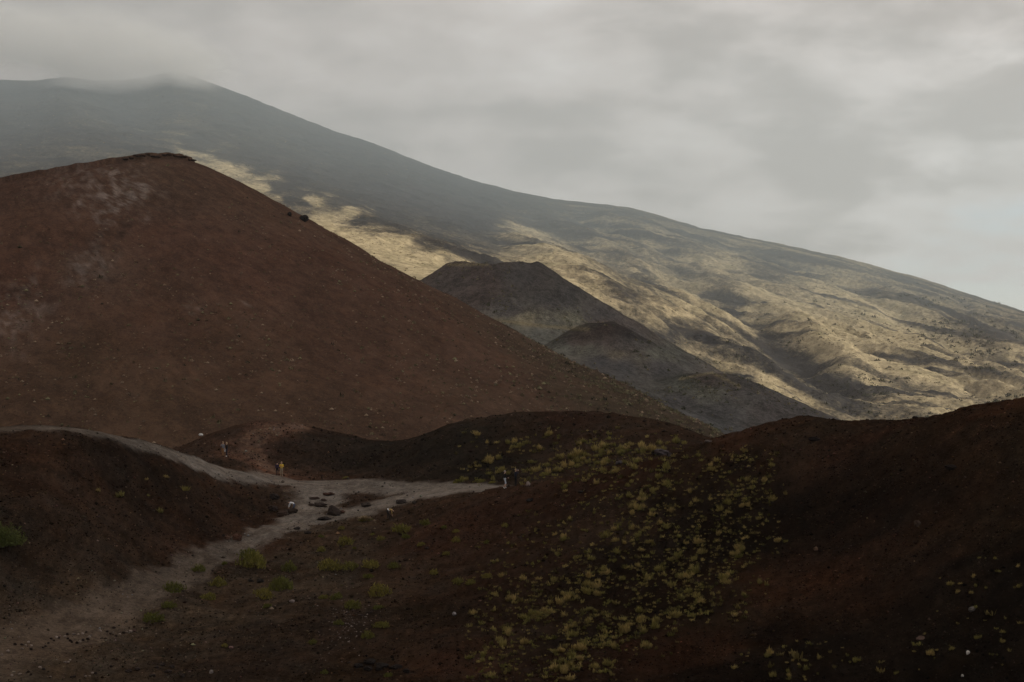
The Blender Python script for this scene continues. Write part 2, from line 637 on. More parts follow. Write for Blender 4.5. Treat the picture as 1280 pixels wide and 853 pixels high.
# the lower trail is browner
_, tt = seg_dist(FX, FY, trail)
low = (1 - smoothstep(1.5, 6.0, tt)) * (FY < 150)
pcol = pcol * (1 - low[..., None]) + np.array([0.112, 0.083, 0.060]) * low[..., None]
scar_line = [tuple(hit(u, v)[:2]) for u, v in ((338, 587), (320, 572), (312, 557), (324, 544), (345, 536), (374, 533))]
sd_, _ = seg_dist(FX, FY, scar_line)
sk_ = (0.85 * (1 - smoothstep(0.8, 1.9, sd_ + 0.7 * fbm(FX / 2, FY / 2, 3, .6, 17))))[..., None]
FC = FC * (1 - sk_) + np.array([0.125, 0.078, 0.055]) * sk_
# ruts and scuffed tracks along the paths
for line_ in (road, trail, spur):
    dl_, tl_ = seg_dist(FX, FY, line_)
    pcol = pcol * (1 + 0.20 * np.exp(-(dl_ / 4) ** 2) * fbm(dl_ / 0.45, tl_ * 2.2, 3, .6, 18))[..., None]
pk = (PM * 0.92 * (0.75 + 0.25 * smoothstep(-.4, .4, fbm(FX / 1.6, FY / 2.4, 3, .6, 12))))[..., None]
FC = FC * (1 - pk) + pcol * pk
# rusty verge along the road's near edge
verge = np.exp(-((road_d - 3.2) / 0.5) ** 2) * smoothstep(3.5, 5.0, road_t) * (1 - smoothstep(7.4, 8.2, road_t)) * smoothstep(-0.1, 0.35, fbm(FX / 2, FY / 2, 2, 0.5, 6))
FC = FC * (1 - 0.7 * verge[..., None]) + np.array(RUS) * 0.8 * verge[..., None]


# clumps of coarser and finer cinder, streaked along the slope
tex = 0.30 * fbm(FX / 0.5, FY / 2.0, 3, 0.7, 13) + 0.20 * fbm((FX + FY * .6) / 5.0, (FY - FX * .6) / 2.2, 4, 0.6, 14) + 0.22 * fbm(FX / 14, FY / 14, 3, .5, 15)
FC = FC * np.exp(tex * (1 - 0.72 * PM))[..., None] * (1 + 0.10 * (1 - PM)[..., None] * fbm(FX / 2.5, FY / 2.5, 3, .6, 16)[..., None] * np.array([1.0, 0.2, -0.6]))

FACES = grid_faces(*FX.shape)
FV = np.stack([FX, FY, FZ], -1).reshape(-1, 3)
FCV = FC.reshape(-1, 3)
cx, cy = FX[:-1, :-1].ravel(), FY[:-1, :-1].ravel()
pmc = PM[:-1, :-1].ravel()
um, vm = UU[:-1, :-1].ravel(), DD[:-1, :-1].ravel()
is_path = pmc > 0.5
m1 = (~is_path) & (vm > 163 + 0.0 * um) & (vm < 214) & (um > 215) & (um < 452 + (vm - 175) * 1.5)
m2 = (~is_path) & (~m1) & (vm > 156 + np.clip((480 - um) * 0.1, 0, 12) - np.clip((um - 650) * 0.03, 0, 8)) & (vm < 214) & (um >= 400) & (um < 980)
left = (~is_path) & (~m1) & (~m2) & (um < 345) & (vm > np.interp(um, [-300, 0, 100, 200, 345], [92, 98, 106, 119, 140])) & (vm < 215)
right = (~is_path) & (~m1) & (~m2) & (~left) & (um > np.interp(vm, [62, 86, 103, 123, 145, 160], [560, 560, 540, 560, 560, 700])) & (vm < 215)
rest = ~(is_path | m1 | m2 | left | right)


def sub(name, mask):
    f = FACES[mask]
    idx, inv = np.unique(f.ravel(), return_inverse=True)
    me = mesh_np(name, FV[idx], inv.reshape(-1, 4), FCV[idx])
    return add(name, me, M['ground'], kind='structure')


sub('ground', rest)
sub('path', is_path)
for nm, mk, lb in (('mound', m1, 'dark cinder mound with a bare reddish scar'), ('mound', m2, 'dark cinder mound dotted with dry tufts'),
                   ('hillside', left, 'dark hillside carrying the gravel road'), ('hillside', right, 'long dark cinder slope covered in tufts')):
    sub(nm, mk)['label'] = lb

# the rim behind and beside the photographer
bx_, by_ = np.meshgrid(np.linspace(-90, 90, 60), np.linspace(-70, 4.2, 30))
bz_ = fg_raw(bx_, by_)
add('ground', mesh_np('ground_rim', np.stack([bx_, by_, bz_], -1).reshape(-1, 3), grid_faces(*bx_.shape), np.tile(np.array(DBR), (bx_.size, 1))),
    M['ground'], kind='structure')

# ------------------------------------------------------------------ the big red cone
CD = 455.0
CX = (28 - CU) / F * CD
CZ_RIM = 52.0
RIM_R = 50.0
SLOPE = math.tan(R(30.0))


def cone_height(x, y):
    dx, dy = x - CX, y - CD
    r = np.hypot(dx, dy)
    a = np.arctan2(dy, dx)
    warp = 1 + 0.035 * np.sin(2 * a + 0.6) + 0.02 * np.sin(3 * a + 2) + 0.012 * np.sin(5 * a)
    rr = r / warp
    # the rim stands highest on the side of the lip, falls away to the left
    rim = CZ_RIM + 5.5 * np.cos(a) + 0.5 * np.sin(a) - 7.5 * np.clip(-np.sin(a), 0, 1) ** 2
    s = rr - RIM_R
    out = rim - SLOPE * np.sqrt(s * s + 36.0) * 1.0 + SLOPE * 6 - 0.0
    inner = rim - 0.55 * np.sqrt(s * s + 4.0) + 1.1
    z = np.where(s > 0, out, np.maximum(inner, rim - 16))
    # concave foot
    z = z + 5.0 * smoothstep(95, 175, s)
    z = z + 1.6 * fbm(x / 45, y / 45, 4, 0.5, 21) * smoothstep(0, 30, s)
    # small rills running straight down the slope
    z = z + 0.35 * fbm(a * 34, rr / 60, 3, 0.55, 22) * smoothstep(12, 60, s)
    z = z + 0.22 * fbm(x / 6, y / 6, 4, 0.6, 23)
    # broken ground on the left flank
    brk = np.exp(-((a + 1.75) / 0.5) ** 2) * np.exp(-((s - 45) / 35) ** 2)
    z = z + brk * 2.6 * fbm(x / 14, y / 14, 4, 0.6, 24)
    # lip of welded crust on the rim's right half
    lip = smoothstep(-1.9, -1.5, a) * (1 - smoothstep(0.2, 0.6, a))
    z = z + lip * 1.7 * (1 - smoothstep(1.0, 1.5, s + 0.45 * fbm(x / 3, y / 3, 3, 0.6, 25))) * smoothstep(-9, -3, s) * (1 + 0.12 * fbm(x / 4, y / 4, 2, 0.5, 26))
    return z


ca = np.linspace(-math.pi, math.pi, 840)
cr = np.concatenate([np.linspace(0.5, RIM_R - 8, 14)[:-1], np.linspace(RIM_R - 8, RIM_R + 10, 46)[:-1], np.linspace(RIM_R + 10, 255, 150)])
AA, RR = np.meshgrid(ca, cr)
KX, KY = CX + RR * np.cos(AA), CD + RR * np.sin(AA)
KZ = cone_height(KX, KY)


def hit_fn(fn, u, v, dmin, dmax, n=600):
    ds = np.linspace(dmin, dmax, n)
    x = (u - CU) / F * ds
    z = fn(x, ds)
    ok = np.where(z >= (CV - v) / F * ds)[0]
    if len(ok) == 0:
        return None
    d = ds[ok[0]]
    return (x[ok[0]], d, float(z[ok[0]]))


CB = (0.118, 0.066, 0.044)
cone_cols = [
    (100, 215, (0.10, 0.060, 0.044)), (200, 215, (0.105, 0.075, 0.055)), (250, 230, (0.12, 0.078, 0.056)), (320, 260, (0.13, 0.08, 0.056)), (180, 240, (0.105, 0.073, 0.055)),
    (60, 240, (0.115, 0.07, 0.052)), (100, 290, (0.115, 0.064, 0.043)), (40, 300, (0.112, 0.062, 0.042)), (75, 303, (0.125, 0.062, 0.042)), (10, 345, (0.13, 0.064, 0.043)), (0, 375, (0.10, 0.045, 0.03)),
    (20, 400, (0.14, 0.09, 0.065)), (110, 330, (0.15, 0.105, 0.08)), (200, 300, (0.115, 0.062, 0.045)), (300, 330, (0.115, 0.06, 0.043)), (400, 320, (0.12, 0.064, 0.045)),
    (500, 370, (0.12, 0.066, 0.046)), (200, 400, CB), (100, 450, (0.105, 0.068, 0.042)), (300, 450, (0.11, 0.066, 0.042)), (450, 450, CB), (600, 450, (0.115, 0.067, 0.046)),
    (200, 510, (0.10, 0.066, 0.040)), (50, 510, (0.1, 0.065, 0.04)), (400, 520, (0.10, 0.065, 0.042)), (620, 510, (0.11, 0.072, 0.048)), (700, 470, (0.095, 0.068, 0.045)),
    (760, 505, (0.075, 0.07, 0.045)), (830, 530, (0.062, 0.064, 0.042)), (740, 475, (0.07, 0.066, 0.044)), (880, 545, (0.055, 0.058, 0.04)),
]
kp, kc = [], []
for u, v, c in cone_cols:
    h = hit_fn(cone_height, u, v, 200, 520)
    if h:
        kp.append(h[:2])
        kc.append(c)
KC = idw(kp, kc, KX, KY, 3.0, 4.0)
KC = np.array([0.114, 0.066, 0.045]) * 0.45 + KC * 0.55
# pale leached patches
for u, v, rad, s in ((148, 245, 9.0, 0.75), (95, 222, 8.0, 0.3), (112, 332, 6.5, 0.45), (15, 395, 8.0, 0.45), (240, 382, 2.0, 0.5), (307, 385, 1.2, 0.8)):
    h = hit_fn(cone_height, u, v, 200, 520)
    if h is None:
        continue
    dd = np.hypot(KX - h[0], (KY - h[1]) * 0.55)
    k = s * (1 - smoothstep(0.2, 1.4, dd / rad + 0.5 * fbm(KX / 5, KY / 9, 3, 0.6, 31))) * smoothstep(-0.25, 0.5, fbm(KX / 2.2, KY / 4.5, 3, 0.65, 33))
    KC = KC * (1 - k[..., None]) + np.array([0.30, 0.25, 0.22]) * k[..., None]
# dark broken outcrops
for u, v, rad in ((45, 305, 7), (125, 300, 5), (165, 290, 4), (150, 305, 5), (230, 295, 4), (5, 360, 8)):
    h = hit_fn(cone_height, u, v, 200, 520)
    dd = np.hypot(KX - h[0], (KY - h[1]) * 0.7)
    k = 0.6 * (1 - smoothstep(0.2, 1.3, dd / rad)) * smoothstep(0.05, 0.5, fbm(KX / 4, KY / 6, 3, 0.6, 35))
    KC = KC * (1 - k[..., None]) + np.array([0.045, 0.03, 0.022]) * k[..., None]
ct = 0.20 * fbm(KX / 1.6, KY / 3.2, 4, 0.7, 36) + 0.09 * fbm(KX / 9, KY / 18, 4, 0.6, 37) + 0.07 * fbm(AA * 60, RR / 40, 3, 0.6, 38)
KC = KC * np.array([0.68, 0.68, 0.68]) * np.exp(ct)[..., None]
add('volcanic_cone', mesh_np('volcanic_cone', np.stack([KX, KY, KZ], -1).reshape(-1, 3), grid_faces(*KX.shape), KC.reshape(-1, 3)), M['cone'],
    kind='structure')['label'] = 'large red-brown cinder cone with a crusted crater rim'

# ------------------------------------------------------------------ dark lava slope with the smaller cones
mid_ctrl = []
for a in ((480, 352, 960), (560, 352, 950), (670, 352, 930), (730, 384, 905), (800, 414, 885), (850, 440, 860), (900, 467, 830), (950, 495, 800), (1000, 521, 770), (1070, 553, 740),
          (600, 418, 800), (660, 418, 760), (700, 437, 720), (760, 446, 690), (830, 470, 680), (760, 478, 600), (850, 503, 610), (950, 540, 600), (880, 530, 540), (1000, 560, 560), (1100, 590, 560),
          (560, 390, 850)):
    mid_ctrl.append(px(*a))
for u, d, z in ((480, 1120, 5), (670, 1120, -10), (850, 1080, -60), (1000, 1020, -100), (1150, 950, -120), (0, 950, 25), (0, 650, 5), (0, 300, -30), (300, 650, 0), (500, 300, -36), (800, 320, -42),
                (1100, 330, -46), (1400, 400, -70), (1400, 750, -120), (-500, 600, -20), (-500, 1000, 10), (-900, 900, -20), (-900, 500, -40), (-900, 300, -45), (-500, 300, -40), (-900, 1200, 0), (700, 420, -36), (0, 1150, 20), (1700, 700, -150), (1700, 300, -60)):
    mid_ctrl.append(((u - CU) / F * d, d, z))
mid_raw = RBF(mid_ctrl, 300.0, 0.0005)


def bump_cone(x, y, cx0, cy0, top, rim_r, slope, round_=4.0, crater=0.0):
    r = np.hypot(x - cx0, y - cy0)
    s = r - rim_r
    o = top - slope * (np.sqrt(np.maximum(s, 0) ** 2 + round_ ** 2) - round_)
    if crater:
        a = np.arctan2(y - cy0, x - cx0)
        o = np.where(s < 0, top - crater * np.clip(-s / rim_r * 2.0, 0, 1) * 3, o)
        o = o + 0.9 * np.cos(2 * a) * np.exp(-(s / 10) ** 2) + 0.5 * np.sin(5 * a + 1.0) * np.exp(-(s / 8) ** 2)
    return o


c2 = px(617, 330, 850)
c3 = px(752, 404, 705)
c4 = px(885, 468, 650)


def smax(a, b, k):
    h = np.clip(0.5 + 0.5 * (b - a) / k, 0, 1)
    return a * (1 - h) + b * h + k * h * (1 - h)


def mid_height(x, y):
    z = mid_raw(x, y) + 2.2 * fbm(x / 70, y / 70, 4, 0.5, 41)
    w = 4 * fbm(x / 60, y / 60, 2, 0.5, 43)
    z = smax(z, bump_cone(x + w, y - w, c2[0], c2[1], c2[2], 25.0, math.tan(R(31.5)), 1.5, 1.0), 5)
    z = smax(z, bump_cone(x + w, y, c3[0], c3[1], c3[2], 5.0, math.tan(R(30)), 5.0), 4)
    z = smax(z, bump_cone(x, y + w, c4[0], c4[1], c4[2], 9.0, math.tan(R(25)), 6.0), 4)
    a2 = np.arctan2(y - c2[1], x - c2[0])
    z = z + 0.7 * fbm(x / 14, y / 14, 3, 0.55, 42) + 0.5 * fbm(a2 * 20, y / 60, 2, 0.5, 44)
    return z


mu = np.concatenate([np.linspace(-900, 480, 50)[:-1], np.linspace(480, 1120, 330), np.linspace(1120, 2300, 50)[1:]])
md = np.concatenate([np.linspace(255, 520, 60)[:-1], np.linspace(520, 960, 220)[:-1], np.linspace(960, 1250, 40)])
MU, MD = np.meshgrid(mu, md)
MX, MY = (MU - CU) / F * MD, MD
MZ = mid_height(MX, MY)
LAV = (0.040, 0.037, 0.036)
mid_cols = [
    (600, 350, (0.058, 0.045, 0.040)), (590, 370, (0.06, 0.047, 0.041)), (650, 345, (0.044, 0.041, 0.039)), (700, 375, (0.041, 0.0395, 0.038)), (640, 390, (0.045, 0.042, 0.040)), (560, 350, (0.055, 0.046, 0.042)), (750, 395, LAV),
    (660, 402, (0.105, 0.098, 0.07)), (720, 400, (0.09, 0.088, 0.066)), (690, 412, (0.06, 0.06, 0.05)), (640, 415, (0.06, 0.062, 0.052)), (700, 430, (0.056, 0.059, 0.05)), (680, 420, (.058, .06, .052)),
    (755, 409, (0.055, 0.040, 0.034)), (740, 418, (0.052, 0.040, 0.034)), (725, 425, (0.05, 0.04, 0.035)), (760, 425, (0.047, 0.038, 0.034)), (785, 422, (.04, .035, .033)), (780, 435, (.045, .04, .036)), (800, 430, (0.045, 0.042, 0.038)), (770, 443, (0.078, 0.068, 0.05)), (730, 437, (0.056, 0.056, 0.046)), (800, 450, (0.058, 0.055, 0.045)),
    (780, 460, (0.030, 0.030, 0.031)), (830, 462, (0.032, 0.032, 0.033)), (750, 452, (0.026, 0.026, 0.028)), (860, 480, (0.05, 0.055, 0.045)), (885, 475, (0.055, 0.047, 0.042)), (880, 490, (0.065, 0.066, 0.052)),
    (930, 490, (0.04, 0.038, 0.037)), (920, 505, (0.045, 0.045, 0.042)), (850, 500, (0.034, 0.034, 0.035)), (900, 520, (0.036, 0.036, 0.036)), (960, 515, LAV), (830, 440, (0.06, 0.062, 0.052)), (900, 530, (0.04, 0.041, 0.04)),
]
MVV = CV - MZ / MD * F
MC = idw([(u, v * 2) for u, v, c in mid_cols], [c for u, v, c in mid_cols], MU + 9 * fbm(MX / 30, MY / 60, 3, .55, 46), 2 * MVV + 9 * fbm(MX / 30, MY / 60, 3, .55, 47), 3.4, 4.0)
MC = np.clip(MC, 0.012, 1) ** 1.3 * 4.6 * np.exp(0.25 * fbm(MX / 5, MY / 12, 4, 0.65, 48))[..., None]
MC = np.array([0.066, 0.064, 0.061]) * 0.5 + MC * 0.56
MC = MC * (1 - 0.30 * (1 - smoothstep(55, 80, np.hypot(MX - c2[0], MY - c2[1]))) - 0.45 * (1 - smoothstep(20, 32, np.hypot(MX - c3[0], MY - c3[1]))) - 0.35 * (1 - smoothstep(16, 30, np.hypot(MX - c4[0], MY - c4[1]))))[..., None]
for line, w in (([(618, 400), (680, 408), (735, 412)], 2.2), ([(850, 474), (890, 466), (925, 484)], 1.6), ([(560, 331), (610, 331)], 1.4), ([(760, 505), (860, 540), (905, 552)], 2.5)):
    dl, _ = seg_dist(MU, MVV, line)
    k = 0.75 * np.exp(-(dl / w) ** 2)[..., None]
    MC = MC * (1 - k) + np.array([0.17, 0.145, 0.085]) * k
fm_u, fm_d = MU[:-1, :-1].ravel(), MD[:-1, :-1].ravel()
fm_x, fm_y = MX[:-1, :-1].ravel(), MY[:-1, :-1].ravel()
sel2 = np.hypot(fm_x - c2[0], fm_y - c2[1]) < 72
sel3 = (~sel2) & (np.hypot(fm_x - c3[0], fm_y - c3[1]) < 26)
sel4 = (~sel2) & (~sel3) & (np.hypot(fm_x - c4[0], fm_y - c4[1]) < 26)
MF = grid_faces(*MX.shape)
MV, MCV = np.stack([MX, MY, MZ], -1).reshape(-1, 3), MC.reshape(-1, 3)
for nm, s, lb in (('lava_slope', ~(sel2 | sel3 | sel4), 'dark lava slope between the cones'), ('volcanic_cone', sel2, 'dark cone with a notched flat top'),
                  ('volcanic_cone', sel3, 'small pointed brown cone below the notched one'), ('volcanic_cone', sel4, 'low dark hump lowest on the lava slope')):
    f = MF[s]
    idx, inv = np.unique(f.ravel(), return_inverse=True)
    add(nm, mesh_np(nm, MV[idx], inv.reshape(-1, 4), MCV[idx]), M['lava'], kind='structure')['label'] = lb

# ------------------------------------------------------------------ the great mountain behind
rv = np.array([(-900, 170), (-400, 130), (-200, 112), (0, 100), (45, 101), (80, 96), (110, 100), (150, 101), (185, 96), (215, 89), (245, 97), (300, 117), (370, 145), (420, 165), (470, 180), (530, 205), (600, 228),
               (650, 241), (700, 250), (760, 256), (800, 262), (850, 277), (880, 286), (940, 298), (1000, 310), (1060, 323), (1100, 334), (1150, 347), (1200, 364), (1280, 389), (1400, 425), (1700, 520), (2100, 600)], float)
rd_u = np.array([-900, 0, 215, 600, 900, 1280, 1700, 2100], float)
rd_d = np.array([4600, 4300, 4200, 3900, 3500, 3200, 2900, 2700], float)
bz_u = np.array([-900, 0, 300, 540, 700, 800, 900, 1000, 1100, 1280, 1500, 2100], float)
bz_v = np.array([150, 105, 85, 60, 30, -8, -45, -82, -92, -100, -130, -220], float)
DB = 1230.0
rv_u = np.arange(-900, 2101, 2.0)
_k = np.exp(-(np.arange(-24, 25, 2.0) / 9.0) ** 2)
_p = np.interp(np.arange(-924, 2125, 2.0), rv[:, 0], rv[:, 1])
rv_s = np.convolve(_p, _k / _k.sum(), 'valid')


def mountain_base(u, d):
    v = np.interp(u, rv_u, rv_s)
    dr = np.interp(u, rd_u, rd_d)
    zr = (CV - v) / F * dr
    zb = np.interp(u, bz_u, bz_v)
    t = (d - DB) / (dr - DB)
    tt = np.clip(t, -0.2, 1)
    prof = 0.62 * tt + 0.38 * tt * np.abs(tt)
    z = zb + (zr - zb) * prof
    behind = np.clip(t - 1, 0, 2)
    z = z - behind * (dr - DB) * 0.22 - behind ** 2 * 300
    return z, t


def mountain_smooth(x, y):
    u = CU + x / y * F
    return mountain_base(u, y)[0]


def mhit(u, v):
    return hit_fn(mountain_smooth, u, v, DB - 100, 4600, 900)


def mline(pts):
    o = []
    for u, v in pts:
        h = mhit(u, v)
        if h:
            o.append(h[:2])
    return o


gullies = [  # polyline, depth (negative = crest), half width
    (mline([(690, 256), (760, 288), (835, 312), (855, 342), (905, 378), (950, 415), (1000, 458), (1060, 498)]), 24, 58),
    (mline([(895, 296), (960, 325), (1040, 352), (1110, 388), (1180, 420), (1275, 466)]), 16, 42),
    (mline([(640, 262), (700, 290), (770, 330), (800, 350)]), 18, 60),
    (mline([(780, 300), (840, 350), (880, 372)]), 14, 40),
    (mline([(880, 400), (940, 425), (965, 440)]), 12, 45),
    (mline([(650, 296), (700, 330), (770, 378), (860, 420), (930, 462), (1005, 518)]), -17, 45),
    (mline([(990, 398), (1030, 432), (1075, 468)]), -16, 40),
    (mline([(1000, 408), (1080, 432), (1160, 466), (1240, 494)]), 13, 22),
    (mline([(400, 240), (440, 268), (500, 296), (560, 326)]), -10, 60),
    (mline([(820, 400), (900, 455), (980, 512)]), 14, 40),
    (mline([(300, 205), (345, 232), (380, 262)]), -7, 70),
    (mline([(40, 110), (110, 160), (170, 215)]), -22, 130),
    (mline([(150, 110), (200, 165), (260, 215)]), 20, 110),
]


def mountain_height(x, y):
    u = CU + x / y * F
    z, t = mountain_base(u, y)
    inside = smoothstep(0.0, 0.08, t) * (1 - smoothstep(0.86, 0.99, t))
    for line, dep, w in gullies:
        if len(line) < 2:
            continue
        d, par = seg_dist(x + 30 * fbm(x / 170, y / 170, 2, 0.5, 50), y, line)
        ends = smoothstep(0.0, 0.5, par) * (1 - smoothstep(len(line) - 1.4, len(line) - 1.0, par) * 0.7)
        z = z - inside * dep * np.exp(-(d / w) ** 2) * (0.35 + 0.65 * ends)
    # erosion ribs that follow the fall line towards the lower right
    ax, ay = 0.80, -0.60
    along, across = x * ax + y * ay, -x * ay + y * ax
    warp = 60 * fbm(x / 420, y / 420, 3, 0.5, 51)
    ribs = ridged((across + warp) / 150, along / 900, 4, 0.5, 52)
    right_ = smoothstep(560, 760, u)
    z = z + inside * (0.35 + 0.65 * right_) * 10 * (ribs - 0.7)
    z = z + inside * right_ * 4.5 * (ridged((across + warp * 1.3) / 48, along / 420, 3, 0.55, 55) - 0.7)
    z = z + inside * 8 * fbm(x / 300, y / 300, 4, 0.52, 53) * (0.5 + 0.5 * right_)
    z = z + (0.4 + 0.6 * inside) * (3.6 * fbm(x / 42, y / 42, 4, 0.6, 54))
    return z


gu = np.concatenate([np.linspace(-1100, -40, 60)[:-1], np.linspace(-40, 1320, 580), np.linspace(1320, 2500, 60)[1:]])
gt = np.concatenate([np.linspace(-0.12, 0, 8)[:-1], np.linspace(0, 0.45, 190)[:-1], np.linspace(0.45, 1.02, 170)[:-1], np.linspace(1.02, 1.5, 14)])
GU, GT = np.meshgrid(gu, gt)
GD = DB + GT * (np.interp(GU, rd_u, rd_d) - DB)
GX, GY = (GU - CU) / F * GD, GD
GZ = mountain_height(GX, GY)
grass_shade_pts = [(500, 305, 1), (430, 265, .8), (540, 325, 1), (470, 240, 0), (400, 180, 0), (300, 150, 0), (600, 280, .05), (650, 240, .05), (560, 230, 0), (560, 270, 0), (650, 300, .75), (690, 330, .9), (740, 352, .75), (720, 290, .2),  # grass cover; low values also paint cloud shade on the upper slope
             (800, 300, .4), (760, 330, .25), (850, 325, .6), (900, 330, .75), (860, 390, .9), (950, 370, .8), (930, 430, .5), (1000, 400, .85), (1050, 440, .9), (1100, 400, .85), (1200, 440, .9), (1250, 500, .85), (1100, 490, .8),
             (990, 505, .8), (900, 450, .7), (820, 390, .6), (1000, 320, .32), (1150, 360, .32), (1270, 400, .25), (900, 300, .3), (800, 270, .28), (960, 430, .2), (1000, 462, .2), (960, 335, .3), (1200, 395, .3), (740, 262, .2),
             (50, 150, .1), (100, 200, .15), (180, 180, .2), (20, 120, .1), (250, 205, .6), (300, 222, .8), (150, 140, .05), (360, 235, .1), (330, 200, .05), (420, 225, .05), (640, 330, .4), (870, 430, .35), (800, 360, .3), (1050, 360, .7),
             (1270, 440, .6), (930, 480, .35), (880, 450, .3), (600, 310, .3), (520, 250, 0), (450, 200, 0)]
grass_shade_pts += [(240, 196, .8), (275, 206, .9), (320, 232, .85), (345, 250, .5), (360, 252, .05), (375, 250, .1), (395, 250, .7), (410, 275, .9), (370, 225, 0), (300, 195, 0), (250, 180, 0), (200, 195, .15), (120, 150, .12), (200, 140, .1),
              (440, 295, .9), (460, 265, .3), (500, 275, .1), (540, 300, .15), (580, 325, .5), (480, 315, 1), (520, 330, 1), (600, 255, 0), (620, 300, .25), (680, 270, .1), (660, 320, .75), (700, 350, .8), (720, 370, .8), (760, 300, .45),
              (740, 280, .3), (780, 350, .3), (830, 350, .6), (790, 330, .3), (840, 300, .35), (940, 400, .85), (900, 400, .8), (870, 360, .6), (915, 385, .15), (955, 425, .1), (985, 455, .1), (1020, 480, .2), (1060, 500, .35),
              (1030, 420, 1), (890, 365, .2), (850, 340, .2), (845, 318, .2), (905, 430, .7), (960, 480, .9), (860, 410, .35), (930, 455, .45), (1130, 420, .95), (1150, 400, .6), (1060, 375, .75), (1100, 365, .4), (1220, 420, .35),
              (1250, 450, .45), (1180, 470, .9), (1140, 500, .85), (1270, 480, .9), (840, 420, .15), (900, 445, .25), (870, 408, .35), (880, 425, .15), (800, 398, .3), (280, 194, .1), (320, 216, .1), (350, 238, .1), (420, 256, .12), (450, 274, .15), (500, 287, .15), (540, 306, .2), (400, 238, .05), (575, 310, .15), (440, 250, 0), (480, 265, 0), (365, 262, .4)]  # low values also paint the shaded gullies and the shaded hump
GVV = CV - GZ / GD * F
GG = idw([(u, 1.6 * v) for u, v, g in grass_shade_pts], [(g,) for u, v, g in grass_shade_pts], GU + 10 * fbm(GX / 90, GY / 170, 4, 0.55, 61), 1.6 * GVV + 7 * fbm(GX / 90, GY / 170, 4, 0.55, 62), 3.8, 6.0)[..., 0]
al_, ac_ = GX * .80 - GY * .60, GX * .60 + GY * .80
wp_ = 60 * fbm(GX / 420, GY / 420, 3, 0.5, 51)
GG = GG * (1 - 0.75 * smoothstep(560, 700, GU) * smoothstep(0.95, 1.45, ridged((ac_ + wp_) / 120, al_ / 1500, 3, 0.5, 64)))  # gully shade painted in as dark streaks
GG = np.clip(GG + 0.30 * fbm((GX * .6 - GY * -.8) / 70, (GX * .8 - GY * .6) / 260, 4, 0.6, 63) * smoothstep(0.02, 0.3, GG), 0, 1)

m, T = mat_new('mountain slope')
g_ = T.n('ShaderNodeNewGeometry')
P_ = (g_, 'Position')
ga_ = T.n('ShaderNodeAttribute', attribute_name='grass')  # grass cover, lowered as well where shade is painted
n1 = T.noise(P_, 0.02, 7, 0.62, 0.4)
n2 = T.noise(P_, 0.11, 5, 0.65)
n3 = T.noise(P_, 0.35, 3, 0.65)
bare = T.mix(T.smooth(n1, 0.35, 0.65), (0.026, 0.028, 0.031), (0.046, 0.045, 0.045))  # bare lava, also the tone that the painted shade takes
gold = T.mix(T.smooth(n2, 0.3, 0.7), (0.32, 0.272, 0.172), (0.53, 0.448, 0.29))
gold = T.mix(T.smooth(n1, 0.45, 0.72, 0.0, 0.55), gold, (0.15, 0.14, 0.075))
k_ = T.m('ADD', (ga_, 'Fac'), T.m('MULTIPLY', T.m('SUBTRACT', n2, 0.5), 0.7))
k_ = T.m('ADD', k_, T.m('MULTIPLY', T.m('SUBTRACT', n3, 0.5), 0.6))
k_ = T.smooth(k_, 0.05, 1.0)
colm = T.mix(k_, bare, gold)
hb = T.m('ADD', T.m('MULTIPLY', n1, 1.0), T.m('MULTIPLY', n2, 0.35))
finish(T, colm, 1.0, hb, 1.0, 8.0, 0.0)
M['mountain'] = m
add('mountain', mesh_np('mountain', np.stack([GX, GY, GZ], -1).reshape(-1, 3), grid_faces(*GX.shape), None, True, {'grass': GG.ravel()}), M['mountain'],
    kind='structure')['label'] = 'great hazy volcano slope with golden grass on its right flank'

# plain country below and beyond, out to the horizon
gx_, gy_ = np.meshgrid(np.linspace(-9000, 9000, 31), np.linspace(-6000, 12000, 31))
gz_ = np.full(gx_.shape, -330.0) + 15 * fbm(gx_ / 2500, gy_ / 2500, 3, 0.5, 71)
add('plain', mesh_np('plain', np.stack([gx_, gy_, gz_], -1).reshape(-1, 3), grid_faces(*gx_.shape), np.tile(np.array((0.06, 0.055, 0.045)), (gx_.size, 1))),
    M['lava'], kind='structure')
# ------------------------------------------------------------------ scattering
def visible_weights(U, D, Z):
    """pixels that each grid cell shows to the camera"""
    V = CV - Z / D * F
    cm = np.minimum.accumulate(V, axis=0)
    w = np.clip(cm[:-1] - V[1:], 0, 40)[:, :-1] * np.diff(U[0])[None]
    uu = U[:-1, :-1]
    return np.where((uu > -60) & (uu < 1340) & (V[1:, :-1] < 880), w, 0), V


def sample_cells(w, X, Y, Z, n, r):
    p = w.ravel() / w.sum()
    i = r.choice(p.size, n, p=p)
    ri, ci = np.unravel_index(i, w.shape)
    a, b = r.random(n), r.random(n)

    def lerp(Q):
        return ((Q[ri, ci] * (1 - a) + Q[ri, ci + 1] * a) * (1 - b) + (Q[ri + 1, ci] * (1 - a) + Q[ri + 1, ci + 1] * a) * b)
    return lerp(X), lerp(Y), lerp(Z), ri, ci


